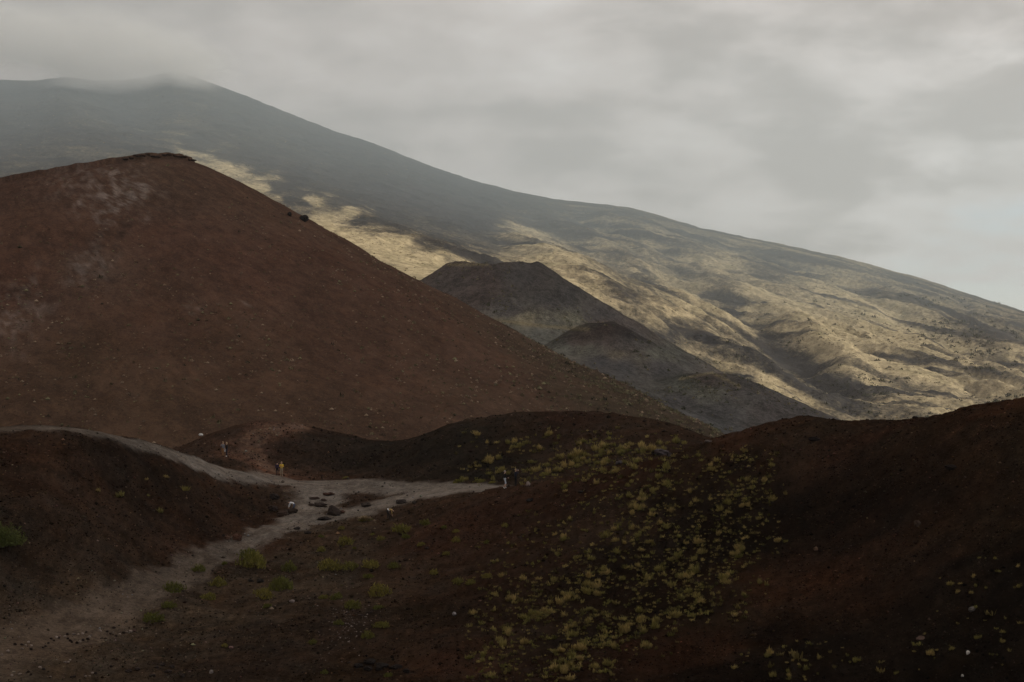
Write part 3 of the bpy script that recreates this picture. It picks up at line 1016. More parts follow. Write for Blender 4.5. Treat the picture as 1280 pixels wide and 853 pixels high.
def stamp(name, shapes, pos, size, cols, mat, r, zsq=1.0, smooth=False, **kw):
    """many small pieces as one mesh: shapes = [(verts, tris, shade)], pos (n,3), size (n,), cols (n,3)"""
    vs, fs, cs, off = [], [], [], 0
    pick = r.integers(0, len(shapes), len(pos))
    for k, (sv, sf, sh) in enumerate(shapes):
        idx = np.where(pick == k)[0]
        if len(idx) == 0:
            continue
        a = r.uniform(0, 2 * np.pi, len(idx))
        c, s = np.cos(a), np.sin(a)
        x = sv[None, :, 0] * c[:, None] - sv[None, :, 1] * s[:, None]
        y = sv[None, :, 0] * s[:, None] + sv[None, :, 1] * c[:, None]
        z = np.repeat(sv[None, :, 2], len(idx), 0) * zsq
        v = np.stack([x, y, z], -1) * size[idx][:, None, None] + pos[idx][:, None, :]
        f = sf[None] + (np.arange(len(idx)) * len(sv))[:, None, None] + off
        off += len(idx) * len(sv)
        vs.append(v.reshape(-1, 3))
        fs.append(f.reshape(-1, 3))
        cs.append((cols[idx][:, None, :] * sh[None, :, None]).reshape(-1, 3))
    me = mesh_np(name, np.concatenate(vs), np.concatenate(fs), np.concatenate(cs), smooth)
    return add(name, me, mat, kind='stuff', **kw)


def tuft_shape(n, r, spread=0.55, width=0.055, low=0.75, high=1.15):
    """a clump of curved blades, about one unit in radius"""
    v, f, sh = [], [], []
    for _ in range(n):
        a = r.uniform(0, 2 * np.pi)
        rad = 0.55 * math.sqrt(r.random())
        b0 = np.array([rad * math.cos(a), rad * math.sin(a), -0.06])
        a2 = a + r.normal(0, 0.5)
        lean = min(1.25, spread * (0.35 + 1.4 * rad) + r.normal(0, 0.22))
        ln = r.uniform(low, high) * (1 - 0.35 * rad)
        d = np.array([math.cos(a2) * math.sin(lean), math.sin(a2) * math.sin(lean), math.cos(lean)])
        side = np.array([-math.sin(a2), math.cos(a2), 0]) * width * r.uniform(0.7, 1.4)
        mid = b0 + d * ln * 0.55
        tip = b0 + d * ln + np.array([d[0], d[1], -0.5]) * 0.16 * ln
        i = len(v)
        v += [b0 - side * .7, b0 + side * .7, mid - side, mid + side, tip]
        f += [(i, i + 1, i + 3), (i, i + 3, i + 2), (i + 2, i + 3, i + 4)]
        k = r.uniform(0.7, 1.25)
        sh += [k * .8, k * .8, k, k, k * 1.1]
    return np.array(v), np.array(f), np.array(sh)


def leafy_shape(n, r, height=0.75, leaf=0.10):
    """a dome of small leaves"""
    v, f, sh = [], [], []
    for _ in range(n):
        a = r.uniform(0, 2 * np.pi)
        el = math.asin(r.uniform(0.0, 1.0))
        q = r.uniform(0.55, 1.0) * (1 + 0.18 * math.sin(3 * a + 1) + 0.1 * math.sin(7 * a))
        c = np.array([math.cos(a) * math.cos(el) * q, math.sin(a) * math.cos(el) * q, math.sin(el) * q * height])
        d1 = r.normal(size=3)
        d1[2] = abs(d1[2]) + .5
        d1 /= np.linalg.norm(d1)
        d2 = np.cross(d1, r.normal(size=3))
        d2 /= np.linalg.norm(d2) + 1e-9
        L = leaf * r.uniform(0.7, 1.5)
        i = len(v)
        v += [c - d2 * L * .35, c + d2 * L * .35, c + d1 * L * 1.5]
        f += [(i, i + 1, i + 2)]
        k = r.uniform(0.65, 1.35)
        sh += [k, k, k]
    return np.array(v), np.array(f), np.array(sh)


def rock_shape(r, sub=1, rough=0.22, flat=0.65):
    import bmesh
    bm = bmesh.new()
    bmesh.ops.create_icosphere(bm, subdivisions=sub, radius=1.0)
    v = np.array([x.co for x in bm.verts])
    f = np.array([[x.index for x in q.verts] for q in bm.faces])
    bm.free()
    k = 1 + rough * fbm(v[:, 0] * 1.3 + r.uniform(0, 50), v[:, 1] * 1.3 + v[:, 2] * 1.7 + r.uniform(0, 50), 3, 0.6)
    v = v * k[:, None]
    # a few flat breaks
    for _ in range(5):
        nrm = r.normal(size=3)
        nrm /= np.linalg.norm(nrm)
        h = r.uniform(0.62, 0.9)
        dd = v @ nrm
        v = v - np.outer(np.clip(dd - h, 0, None) * 0.85, nrm)
    v[:, 2] *= flat
    return v, f, np.ones(len(v))


pebble = (np.array([(1, 0, 0), (0.2, .9, .1), (-.9, .15, 0), (-.1, -1, .05), (.1, .1, .75), (0, 0, -.6)], float),
          np.array([(0, 1, 4), (1, 2, 4), (2, 3, 4), (3, 0, 4), (1, 0, 5), (2, 1, 5), (3, 2, 5), (0, 3, 5)]), np.array([1, 1, .9, 1, 1.1, .8]))
pebble2 = (pebble[0] * np.array([1.3, .7, .8]) + np.array([.05, 0, 0]), pebble[1], pebble[2])
sprig = tuft_shape(7, rng, 0.9, 0.22, 0.7, 1.2)
sprig2 = tuft_shape(9, rng, 0.7, 0.18, 0.6, 1.1)
shrublet = leafy_shape(16, rng, 0.8, 0.5)
shrublet2 = leafy_shape(20, rng, 0.65, 0.45)

r1 = np.random.default_rng(11)
WF, FVV = visible_weights(UU, DD, FZ)
WFp = WF * (1 - 0.8 * PM[:-1, :-1]) * (0.5 + smoothstep(-.4, .5, fbm(FX[:-1, :-1] / 4, FY[:-1, :-1] / 6, 3, .6, 95)))
n = 46000
x, y, z, ri, ci = sample_cells(WFp, FX, FY, FZ, n, r1)
sizepx = np.clip(r1.lognormal(-0.02, 0.45, n), 0.45, 4.2)
base = FC[ri, ci]
pickc = r1.random((n, 1))
cols = base * np.where(pickc < 0.42, r1.uniform(0.2, 0.6, (n, 1)), 0.8 + r1.exponential(1.15, (n, 1)))
grain = np.where(r1.random((n, 1)) < .5, np.array([0.060, 0.046, 0.036]), np.array([0.062, 0.036, 0.022]))
cols = np.where(pickc > 0.90, grain * r1.uniform(.2, 1.0, (n, 1)), cols) * (1 + r1.normal(0, .08, (n, 3)))
cols = np.clip(cols, 0.003, 0.22)
stamp('scoria_gravel', [pebble, pebble2], np.stack([x, y, z + sizepx * y / F * .25], -1), sizepx * y / F * 0.85, cols, M['stuff'], r1, 1.1,
      label='loose dark scoria lumps strewn over hollow and slopes')
n = 620
x, y, z, ri, ci = sample_cells(WF, FX, FY, FZ, n, r1)
cols = np.array([0.22, 0.195, 0.17]) * r1.uniform(0.25, 1.4, (n, 1)) * (1 + r1.normal(0, .05, (n, 3)))
stamp('pale_pebbles', [pebble, pebble2], np.stack([x, y, z + .01], -1), np.clip(r1.lognormal(-0.55, .4, n), .3, 1.7) * y / F * 0.6, cols, M['stuff'], r1, 0.8,
      label='small pale pebbles strewn over hollow and slopes')
# rubble in the bottom of the gully
pts, sz = [], []
for _ in range(150):
    u, v = r1.normal(437, 16), r1.normal(778, 17)
    h = hit(u + (v - 778) * -0.3, v)
    if h:
        pts.append(h)
        sz.append(r1.uniform(0.6, 1.7) * h.y / F)
pts = np.array(pts)
stamp('rubble', [pebble, pebble2], pts, np.array(sz), np.array([0.17, 0.14, 0.125]) * r1.uniform(0.35, 1.6, (len(pts), 1)), M['stuff'], r1, 0.9,
      label='patch of pinkish rubble lying in the gully')

# speckle of small dry plants on the big cone
n = 34000
a = r1.uniform(-2.75, 0.75, n)
s = np.sqrt(r1.uniform((RIM_R + 3) ** 2, 245 ** 2, n))
x, y = CX + s * np.cos(a), CD + s * np.sin(a)
z = cone_height(x, y)
u, v = CU + x / y * F, CV - z / y * F
dens = smoothstep(215, 420, v) * 0.85 + 0.06 + 0.9 * smoothstep(600, 760, u)
dens *= 0.35 + 0.9 * smoothstep(-0.3, 0.5, fbm(x / 30, y / 30, 3, 0.5, 91))
keep = (u > -80) & (u < 1000) & (r1.random(n) < dens)
x, y, z, u, v = x[keep], y[keep], z[keep], u[keep], v[keep]
tint = np.where((r1.random(len(x)) < 0.55 - 0.35 * smoothstep(640, 780, u))[:, None], np.array([0.27, 0.20, 0.14]), np.array([0.175, 0.16, 0.09]))
stamp('cone_grass', [shrublet, shrublet2, pebble], np.stack([x, y, z], -1), np.clip(r1.lognormal(-0.1, .45, len(x)), .4, 2.6) * (0.29 + 0.14 * smoothstep(600, 760, u)),
      tint * np.where(r1.random((len(x), 1)) < .12, .25, r1.uniform(0.5, 1.3, (len(x), 1))), M['stuff'], r1, label='sparse dry plants dotted over the big red cone')

# the lava slope's thin cover
WM, _ = visible_weights(MU, MD, MZ)
WMx = WM * smoothstep(-0.25, 0.45, fbm(MX[:-1, :-1] / 50, MY[:-1, :-1] / 50, 3, 0.55, 92)) * np.clip((MC[:-1, :-1].sum(-1) - 0.10) * 14, 0.04, 1.6)
n = 7000
x, y, z, ri, ci = sample_cells(WMx, MX, MY, MZ, n, r1)
tint = np.where(r1.random((n, 1)) < 0.6, np.array([0.20, 0.175, 0.10]), np.array([0.085, 0.095, 0.05]))
stamp('slope_scrub', [shrublet2, sprig2, shrublet], np.stack([x, y, z], -1), np.clip(r1.lognormal(0, .4, n), .5, 2.4) * 0.62, tint * r1.uniform(.6, 1.3, (n, 1)), M['stuff'], r1,
      label='low dry scrub dotted over the dark lava slope')

# shrubs on the mountain's right flank
WG, _ = visible_weights(GU, GD, GZ)
UG, VG = GU[:-1, :-1], CV - GZ[:-1, :-1] / GD[:-1, :-1] * F
WGx = WG * smoothstep(640, 1150, UG) * smoothstep(300, 460, VG) * smoothstep(-0.2, 0.5, fbm(GX[:-1, :-1] / 160, GY[:-1, :-1] / 160, 3, 0.6, 93))
n = 2600
x, y, z, ri, ci = sample_cells(WGx, GX, GY, GZ, n, r1)
big_ = r1.lognormal(-0.25, .55, n) * (0.75 + 0.8 * smoothstep(950, 1250, CU + x / y * F))
stamp('mountain_shrubs', [shrublet, shrublet2], np.stack([x, y, z - .3], -1), np.clip(big_, .4, 2.4) * 2.0 * np.clip(y / 2200, .55, 1.2),
      np.array([0.05, 0.055, 0.028]) * r1.uniform(.6, 1.6, (n, 1)), M['stuff'], r1, 0.8, label='dark shrubs dotted over the golden mountain flank')
n = 9000
WGx = WG * GG[:-1, :-1] * (0.3 + smoothstep(0.0, 0.5, fbm(GX[:-1, :-1] / 60, GY[:-1, :-1] / 60, 3, 0.6, 94)))
x, y, z, ri, ci = sample_cells(WGx, GX, GY, GZ, n, r1)
tint = np.where(r1.random((n, 1)) < 0.55, np.array([0.40, 0.31, 0.16]), np.array([0.11, 0.105, 0.055]))
stamp('mountain_grass', [sprig, sprig2, shrublet2], np.stack([x, y, z - .1], -1), np.clip(r1.lognormal(0, .4, n), .5, 2.2) * y / F * 0.85, tint * r1.uniform(.6, 1.25, (n, 1)), M['stuff'], r1, 0.7,
      label='clumps of golden grass on the sunlit mountain flank')

# ------------------------------------------------------------------ plants one can point to
r2 = np.random.default_rng(23)


def shape_mesh(name, shp, mat, smooth=False):
    v, f, sh = shp
    me = mesh_np(name, v, f, np.repeat(sh[:, None], 3, 1), smooth)
    me.materials.append(mat)
    return me




def ragged_tuft(n, r, parts, width):
    V, Fc, S, off = [], [], [], 0
    for k in range(parts):
        v, f, sh = tuft_shape(n, r, r.uniform(.5, .9), width, .6, 1.25)
        q = r.uniform(.35, .75)
        a, d = r.uniform(0, 6.28), (r.uniform(.3, .85) if k else 0)
        V.append(v * np.array([q, q, q * r.uniform(.8, 1.5)]) + np.array([math.cos(a) * d, math.sin(a) * d, 0]))
        Fc.append(f + off)
        S.append(sh * r.uniform(.6, 1.2))
        off += len(v)
    return np.concatenate(V), np.concatenate(Fc), np.concatenate(S)


tuft_meshes = [shape_mesh('grass_tuft', ragged_tuft(34, r2, int(r2.integers(3, 6)), 0.075), M['dry']) for _ in range(9)]
tuft_shapes_low = [ragged_tuft(10, r2, 3, 0.14) for _ in range(8)]
cushion_meshes = [shape_mesh('cushion_plant', leafy_shape(420, r2, 0.62, 0.13), M['green']) for _ in range(5)]


def in_poly(u, v, poly):
    c = False
    j = len(poly) - 1
    for i in range(len(poly)):
        (ui, vi), (uj, vj) = poly[i], poly[j]
        if (vi > v) != (vj > v) and u < (uj - ui) * (v - vi) / (vj - vi + 1e-9) + ui:
            c = not c
        j = i
    return c


def grow(poly, n, size, seed, streak=(0.55, 0.83), thr=-0.1):
    """clustered spots inside an outline drawn on the photograph, dropped onto the ground they show"""
    r = np.random.default_rng(seed)
    us = [p[0] for p in poly]
    vs = [p[1] for p in poly]
    out, tries = [], 0
    while len(out) < n and tries < n * 60:
        tries += 1
        u, v = r.uniform(min(us), max(us)), r.uniform(min(vs), max(vs))
        if not in_poly(u + r.normal(0, 22), v + r.normal(0, 12), poly):
            continue
        h = hit(u, v)
        if h is None:
            continue
        al, ac = h.x * streak[0] + h.y * streak[1], -h.x * streak[1] + h.y * streak[0]
        f = float(fbm(np.array([al / 5.5]), np.array([ac / 2.6]), 3, 0.55, seed)[0])
        if f < thr + r.normal(0, .16):
            continue
        s = float(np.clip(r.lognormal(math.log(size), .42), size * .35, size * 2.3)) * (1 + 0.5 * max(f, 0))
        out.append((h, s))
    return out


slope_poly = [(640, 668), (720, 612), (800, 590), (870, 566), (960, 556), (985, 575), (965, 640), (950, 700), (935, 750), (885, 775), (800, 828), (762, 853), (590, 853), (582, 780), (596, 720)]
core_poly = [(760, 625), (860, 580), (975, 562), (960, 660), (930, 740), (800, 800), (700, 850), (600, 850), (600, 800), (680, 720)]
mound_poly = [(570, 598), (590, 570), (640, 548), (700, 545), (740, 536), (800, 555), (866, 552), (866, 566), (800, 583), (700, 601), (630, 607)]
corner_poly = [(1180, 760), (1190, 700), (1279, 690), (1279, 850), (1080, 850), (1130, 800)]
foot_poly = [(890, 852), (940, 815), (1010, 800), (1075, 820), (1060, 852)]
slope_t = grow(slope_poly, 1300, 0.13, 3, thr=-.35) + grow(core_poly, 1200, 0.145, 4, thr=-.08)
mound_t = grow(mound_poly, 300, 0.24, 5, (1, 0), -0.15) + grow([(690, 560), (760, 545), (868, 550), (868, 566), (800, 583), (690, 601)], 200, 0.2, 8, (1, 0), -.2)
corner_t = grow(corner_poly, 44, 0.15, 6, thr=-.3)
foot_t = grow(foot_poly, 40, 0.16, 7, thr=-.3)
slope_t.sort(key=lambda t: -t[1])
mound_t.sort(key=lambda t: -t[1])


def plant(name, meshes, spot, s, label, cat, group, zs=1.0):
    o = bpy.data.objects.new(name, meshes[int(r2.integers(0, len(meshes)))])
    coll.objects.link(o)
    o.location = spot
    o.rotation_euler = (r2.normal(0, .1), r2.normal(0, .1), r2.uniform(0, 6.28))
    o.scale = (s * r2.uniform(.7, 1.15), s * r2.uniform(.85, 1.2), s * zs * (r2.uniform(1.2, 1.9) if name == 'grass_tuft' else r2.uniform(1.1, 1.6)))
    return tag(o, label, cat, group)


for h, s in slope_t[:165]:
    uu_, vv_ = CU + h.x / h.y * F, CV - h.z / h.y * F
    crest_v = np.interp(uu_, [640, 780, 890, 1010], [611, 583, 552, 520])
    band_v = np.interp(uu_, [760, 830, 930, 1000], [853, 812, 765, 725])
    if vv_ < crest_v + 38:
        lb = 'grass tuft just under the crest of the tufted dark slope'
    elif vv_ > band_v - 45:
        lb = 'grass tuft bordering the rusty band on the dark slope'
    elif uu_ < 640:
        lb = 'grass tuft at the fringe where red-brown soil turns black'
    else:
        lb = 'grass tuft in the thick of the tufted dark slope'
    lb = ('large yellow-green ' if s > 0.32 else 'small yellow-green ') + lb
    plant('grass_tuft', tuft_meshes, h, s * 1.15, lb, 'grass tuft', 'tufts on the long dark slope')
for h, s in mound_t[:85]:
    plant('grass_tuft', tuft_meshes, h, s * 1.1, 'pale yellow tuft on the cinder mound behind the path', 'grass tuft', 'tufts on the mound behind the path')
for h, s in corner_t[:26]:
    plant('grass_tuft', tuft_meshes, h, s * 1.1, 'lone tuft on the bare black ground past the rusty band', 'grass tuft', 'tufts on the bare black ground')
for h, s in foot_t[:18]:
    plant('grass_tuft', tuft_meshes, h, s * 1.1, 'small tuft on black soil just below the rusty band', 'grass tuft', 'tufts below the rusty band')
rest_t = slope_t[165:] + mound_t[85:] + corner_t[26:] + foot_t[18:]
nn = len(rest_t)
gold_ = np.where(r2.random((nn, 1)) < 0.6, np.array([1.0, 1.0, 1.0]), np.array([0.75, 0.85, 0.7]))
stamp('small_tufts', tuft_shapes_low, np.array([t[0] for t in rest_t]), np.array([t[1] for t in rest_t]) * 1.15, gold_ * r2.uniform(.3, 1.15, (nn, 1)), M['dry'], r2, 1.5,
      label='small dry tufts filling the dark slope and mound')

# green cushions in the hollow: pixel, radius in pixels
cush = [(315, 703, 18), (310, 691, 12), (362, 709, 10), (351, 731, 14), (329, 742, 11), (273, 728, 11), (261, 745, 9), (249, 711, 9), (281, 704, 4), (334, 757, 5),
        (431, 675, 11), (413, 706, 14), (437, 707, 9), (464, 706, 11), (461, 720, 6), (492, 707, 8), (474, 737, 15), (404, 746, 6), (421, 746, 8), (440, 756, 10), (473, 759, 6),
        (424, 778, 7), (459, 794, 9), (477, 781, 8), (502, 660, 12), (532, 653, 7), (507, 671, 5), (526, 680, 5), (570, 675, 6), (570, 664, 4), (631, 657, 5), (558, 692, 4), (543, 715, 7),
        (572, 726, 8), (588, 728, 6), (609, 720, 6), (609, 678, 4), (555, 659, 4), (391, 803, 5), (406, 840, 5), (485, 844, 5), (281, 807, 4), (402, 687, 6), (401, 670, 4), (427, 660, 5),
        (476, 673, 5), (466, 668, 3), (443, 685, 3), (191, 772, 12), (211, 756, 10), (217, 734, 12)]
for i, (u, v, rp) in enumerate(cush):
    h = hit(u, v + rp * 0.45)
    s = rp * h.y / F * 1.1
    if u < 300 and v > 725:
        lb, gr = 'low green cushion plant bordering the lower bend of the trail', 'cushions bordering the trail'
    elif u < 380:
        lb, gr = 'spreading green cushion plant on grey gravel inside the trail bend', 'cushions inside the trail bend'
    elif u < 500 and v < 800:
        lb, gr = 'green cushion plant around the pinkish rubble gully', 'cushions around the rubble gully'
    else:
        lb, gr = 'small green plant scattered on the bare red-brown soil', 'plants on the red-brown soil'
    lb = ('broad ' if rp >= 14 else 'middling ' if rp >= 9 else 'small ') + lb.replace('small ', '').replace('low ', '').replace('spreading ', '')
    lb = {(315, 703): 'largest green cushion plant inside the trail bend', (351, 731): 'broad green cushion plant next to the flat dark stones',
          (474, 737): 'broad green cushion plant on the red-brown side of the gully', (413, 706): 'broad green cushion plant on the grey side of the gully',
          (502, 660): 'yellowish green plant just below the person in tan jacket', (191, 772): 'dark green cushion plant lowest along the trail bend'}.get((u, v), lb)
    plant('cushion_plant', cushion_meshes, h, s, lb, 'cushion plant', gr)
for (u, v, rp) in [(124, 612, 5), (150, 618, 7.5), (183, 598, 5), (207, 595, 5), (230, 610, 9), (200, 638, 6.5), (185, 619, 3)]:
    h = hit(u, v + rp * .4)
    plant('grass_tuft', tuft_meshes, h, rp * h.y / F * 0.95, 'dry tuft on the dark hillside below the gravel road', 'grass tuft', 'tufts on the hillside below the road', 0.8)
for (u, v, rp) in [(573, 603, 8), (600, 603, 8), (616, 604, 7), (432, 598, 5), (680, 595, 10)]:
    h = hit(u, v)
    plant('cushion_plant', cushion_meshes, h, rp * h.y / F * .95, 'flat green plant on the verge where mound meets path', 'cushion plant', 'plants on the path verge', 0.5)

# the round bush on the left hillside
h = hit(2, 684)
bush = add('bush', None, label='rounded bright green bush growing on the left hillside', cat='bush', loc=h)
bs = 25 * h.y / F
fol = shape_mesh('foliage', leafy_shape(3200, r2, 0.95, 0.075), M['bush'])
f_ = add('foliage', fol, parent=bush)
f_.scale = (bs, bs, bs)
f_.location = (0, 0, 0.12)
sv, sf, so_ = [], [], 0
for k in range(9):
    a = k * 0.7 + r2.normal(0, .1)
    tip = np.array([math.cos(a) * .55, math.sin(a) * .55, .6 + .2 * r2.random()]) * bs
    ring = []
    for q, (t, w) in enumerate(((0, .05), (.5, .035), (1, .012))):
        c = tip * t + np.array([0, 0, -.1 * (1 - t)])
        for j in range(5):
            b = j * 2 * math.pi / 5
            sv.append(c + np.array([math.cos(b), math.sin(b), 0]) * w)
    for q in range(2):
        for j in range(5):
            i0 = so_ + q * 5 + j
            i1 = so_ + q * 5 + (j + 1) % 5
            sf.append((i0, i1, i1 + 5, i0 + 5))
    so_ += 15
add('stem', mesh_np('stem', np.array(sv), np.array(sf)), M['stem'], parent=bush)

# the domed straw-coloured shrub at the fork
h = hit(456, 651)
dome = add('dome_shrub', None, label='domed straw-coloured shrub with green skirt at trail fork', cat='shrub', loc=h)
ds_ = 9.2 * h.y / F
tw = shape_mesh('dry_twigs', tuft_shape(260, r2, 0.95, 0.04, 0.8, 1.1), plain('straw twigs', (0.24, 0.18, 0.10), 0.9, .4, 3))
o = add('dry_twigs', tw, parent=dome)
o.scale = (ds_ * .95, ds_ * .95, ds_ * 1.0)
o = add('foliage', shape_mesh('skirt', leafy_shape(300, r2, 0.35, 0.13), M['green']), parent=dome)
o.scale = (ds_ * 1.0, ds_ * 1.0, ds_ * .8)

# ------------------------------------------------------------------ rocks and laid stones
r3 = np.random.default_rng(31)


def rock(u, v, wpx, hpx, label, col=(0.045, 0.036, 0.031), cat='rock', name='rock', group=None, depth=0.8, sub=3, spot=None, rough=0.35):
    h = spot or hit(u, v)
    wpx, hpx = (wpx * .85, hpx * .85) if 385 < u < 470 and 610 < v < 655 else (wpx, hpx)
    sx = wpx / 2 * h.y / F
    sz = hpx / 2 * h.y / F
    shp = rock_shape(r3, sub, rough, 1.0)
    v_ = shp[0] * np.array([sx, sx * depth, sz])
    n_ = fbm(v_[:, 0] * 3 + r3.uniform(0, 9), v_[:, 1] * 3 + v_[:, 2] * 4, 3, .6)
    c_ = np.array(col)[None] * (1 + 0.35 * n_[:, None])
    me = mesh_np(name, v_ + np.array([0, 0, sz * .55]), shp[1], np.clip(c_, .005, 1), False)
    o = add(name, me, M['rock'], label=label, cat=cat, group=group, loc=h)
    o.rotation_euler.z = r3.uniform(-.4, .4)
    return o


rock(418, 644, 19, 18, 'largest dark lava boulder at the trail fork', (0.05, 0.038, 0.032))
rock(406, 650, 20, 6, 'flat dark slab lying below the big boulder at the fork', (0.03, 0.025, 0.022))
rock(400, 633, 18, 7, 'low ragged dark rock left of the big boulder', (0.045, 0.034, 0.029))
rock(389, 632, 9, 4, 'small brown rock touching the low ragged rock', (0.06, 0.042, 0.034))
rock(393, 624, 15, 5, 'flat dark brown rock where the gravel road meets trail', (0.05, 0.035, 0.028))
rock(411, 619, 16, 5, 'thin reddish slab lying on the gravel road', (0.065, 0.036, 0.027))
rock(405, 626, 9, 3.5, 'brown stone between the thin reddish slab and boulder', (0.06, 0.042, 0.034))
rock(457, 633, 18, 7, 'long grey-brown rock behind the domed shrub', (0.055, 0.045, 0.038))
rock(501, 629, 13, 7, 'smooth dark grey boulder behind the stooping person in tan', (0.05, 0.042, 0.038))
rock(518, 629, 6, 3, 'small stone beside the smooth dark grey boulder', (0.045, 0.038, 0.034))
rock(343, 624, 12, 10, 'dark rock with pale speck on the near verge of road', (0.035, 0.028, 0.025))
rock(341, 638, 13, 9, 'dark brown block at the foot of the left hillside', (0.04, 0.029, 0.024))
rock(352, 645, 14, 9, 'brown block behind the stooping person in white', (0.06, 0.04, 0.03))
rock(366, 641, 13, 7, 'dark brown block under the hands of person in white', (0.04, 0.029, 0.023))
rock(428, 642, 8, 6, 'reddish broken stone leaning on the largest dark boulder', (0.07, 0.04, 0.03))
rock(297, 675, 13, 10, 'reddish block on the bank beside the trail', (0.11, 0.06, 0.042))
rock(284, 674, 8, 6, 'smaller reddish stone beside the reddish block on bank', (0.10, 0.06, 0.043))
rock(371, 662, 8, 5, 'small dark stone on the near edge of the trail', (0.035, 0.029, 0.026))
rock(385, 667, 9, 4, 'thin dark stone beside cushion plants near the trail', (0.035, 0.029, 0.026))
rock(660, 607, 7, 6, 'pale rounded stone just behind the slope crest', (0.25, 0.20, 0.18), sub=2)
rock(775, 580, 11, 6, 'purplish grey rock on the slope crest among tufts', (0.085, 0.075, 0.08))
rock(827, 568, 20, 8, 'broad purplish grey rock higher on the slope crest', (0.085, 0.072, 0.075))
rock(837, 571, 8, 5, 'dark stone beside the broad purplish grey rock', (0.05, 0.042, 0.042))
rock(726, 616, 8, 4, 'dark stone with a pale face on the slope shoulder', (0.03, 0.026, 0.024))
rock(662, 627, 9, 5, 'blackish stone half sunk in the brown slope', (0.022, 0.019, 0.018))
rock(886, 553, 9, 4, 'pale flat stone where mound and slope crest cross', (0.12, 0.10, 0.09))
rock(1019, 551, 17, 6, 'black rock below the flat part of the crest', (0.018, 0.015, 0.014))
rock(1190, 586, 20, 7, 'black rock on the rusty upper slope', (0.02, 0.016, 0.014))
rock(1144, 522, 7, 4, 'small dark rock on the skyline of the slope crest', (0.03, 0.023, 0.02))
rock(1147, 657, 10, 9, 'brown block standing on the black slope', (0.07, 0.05, 0.038))
rock(1020, 688, 6, 6, 'tan stone on the black slope', (0.14, 0.09, 0.06), sub=2)
rock(1210, 818, 5, 6, 'white stone on bare black ground', (0.55, 0.53, 0.5), sub=2)
rock(1203, 846, 4, 4, 'tiny white stone below the larger white stone', (0.45, 0.43, 0.4), sub=2)
rock(1151, 800, 11, 6, 'reddish grey stone among tufts on bare black ground', (0.11, 0.075, 0.06))
rock(1215, 764, 9, 8, 'pale grey stone on bare black ground', (0.12, 0.11, 0.10))
rock(365, 753, 7, 5, 'pale stone near the lone cushion on grey gravel', (0.28, 0.23, 0.21), sub=2)
rock(289, 811, 7, 5, 'pinkish stone lying on the grey gravel floor', (0.22, 0.14, 0.12), sub=2)
rock(264, 842, 6, 6, 'pale stone lying on the grey gravel floor', (0.25, 0.22, 0.2), sub=2)
rock(568, 769, 6, 5, 'whitish stone at the edge of the tufts', (0.28, 0.26, 0.26), sub=2)
rock(325, 728, 10, 6, 'dark stone between two spreading cushion plants', (0.03, 0.026, 0.023))
rock(313, 727, 9, 4, 'flat dark stone beside the dark stone amid cushions', (0.03, 0.026, 0.023))
for (u, v, w) in [(448, 834, 13), (462, 829, 16), (478, 834, 18), (495, 836, 16), (460, 838, 11), (508, 841, 9), (473, 838, 9)]:
    rock(u, v, w, 7, 'blackish stone in the row crossing the red soil', (0.024, 0.02, 0.018), group='row of stones on the red soil')
for (u, v, w) in [(160, 840, 9), (172, 838, 7), (196, 836, 6), (203, 832, 8), (215, 835, 7), (210, 841, 9), (228, 846, 8), (190, 846, 8)]:
    rock(u, v, w, 5, 'dark stone in the loose heap on the hollow floor', (0.045, 0.035, 0.03), group='loose heap on the hollow floor')

# stones laid out beside the trail (centres read from the photograph)
def laid(pts, label, group):
    for (a, b) in pts:
        pale = r3.random() < 0.42
        k = r3.uniform(.6, 1.2)
        col = tuple(np.array((0.26, 0.21, 0.175) if pale else (0.030, 0.022, 0.019)) * k)
        w = r3.uniform(3.0, 5.0)
        rock(a / 6.4, 770 + b / 6.4, w, w * .75, label, col, 'stone', 'stone', group, sub=2)


laid([(520, 170), (540, 153), (545, 187), (575, 215), (590, 153), (615, 222), (625, 153), (640, 210), (660, 148), (665, 200), (690, 134), (700, 190), (715, 175), (727, 158), (562, 203)],
     'stone laid in the heart outline beside the trail', 'stones of the heart')
laid([(800, 125), (858, 130), (912, 100), (885, 148), (930, 162), (960, 152), (990, 140), (1015, 132), (1045, 130)],
     'stone laid in the curved row next to the heart', 'stones of the curved row')
laid([(345, 258), (365, 248), (388, 222), (408, 187), (432, 202), (452, 178), (470, 180)],
     'stone laid in the slanting line next to the heart', 'stones of the slanting line')
laid([(122, 233), (175, 235), (228, 215), (205, 238), (250, 242), (178, 268), (250, 272), (153, 172), (62, 288), (15, 315)],
     'stone in the loose cluster past the slanting line', 'stones of the loose cluster')
laid([(545, 375), (560, 357), (520, 375), (320, 418), (350, 432), (95, 482), (160, 472), (228, 452), (405, 490), (570, 495), (595, 490), (685, 488), (715, 485), (740, 462), (765, 465), (890, 412)],
     'stone scattered on the floor below the heart', 'stones below the heart')

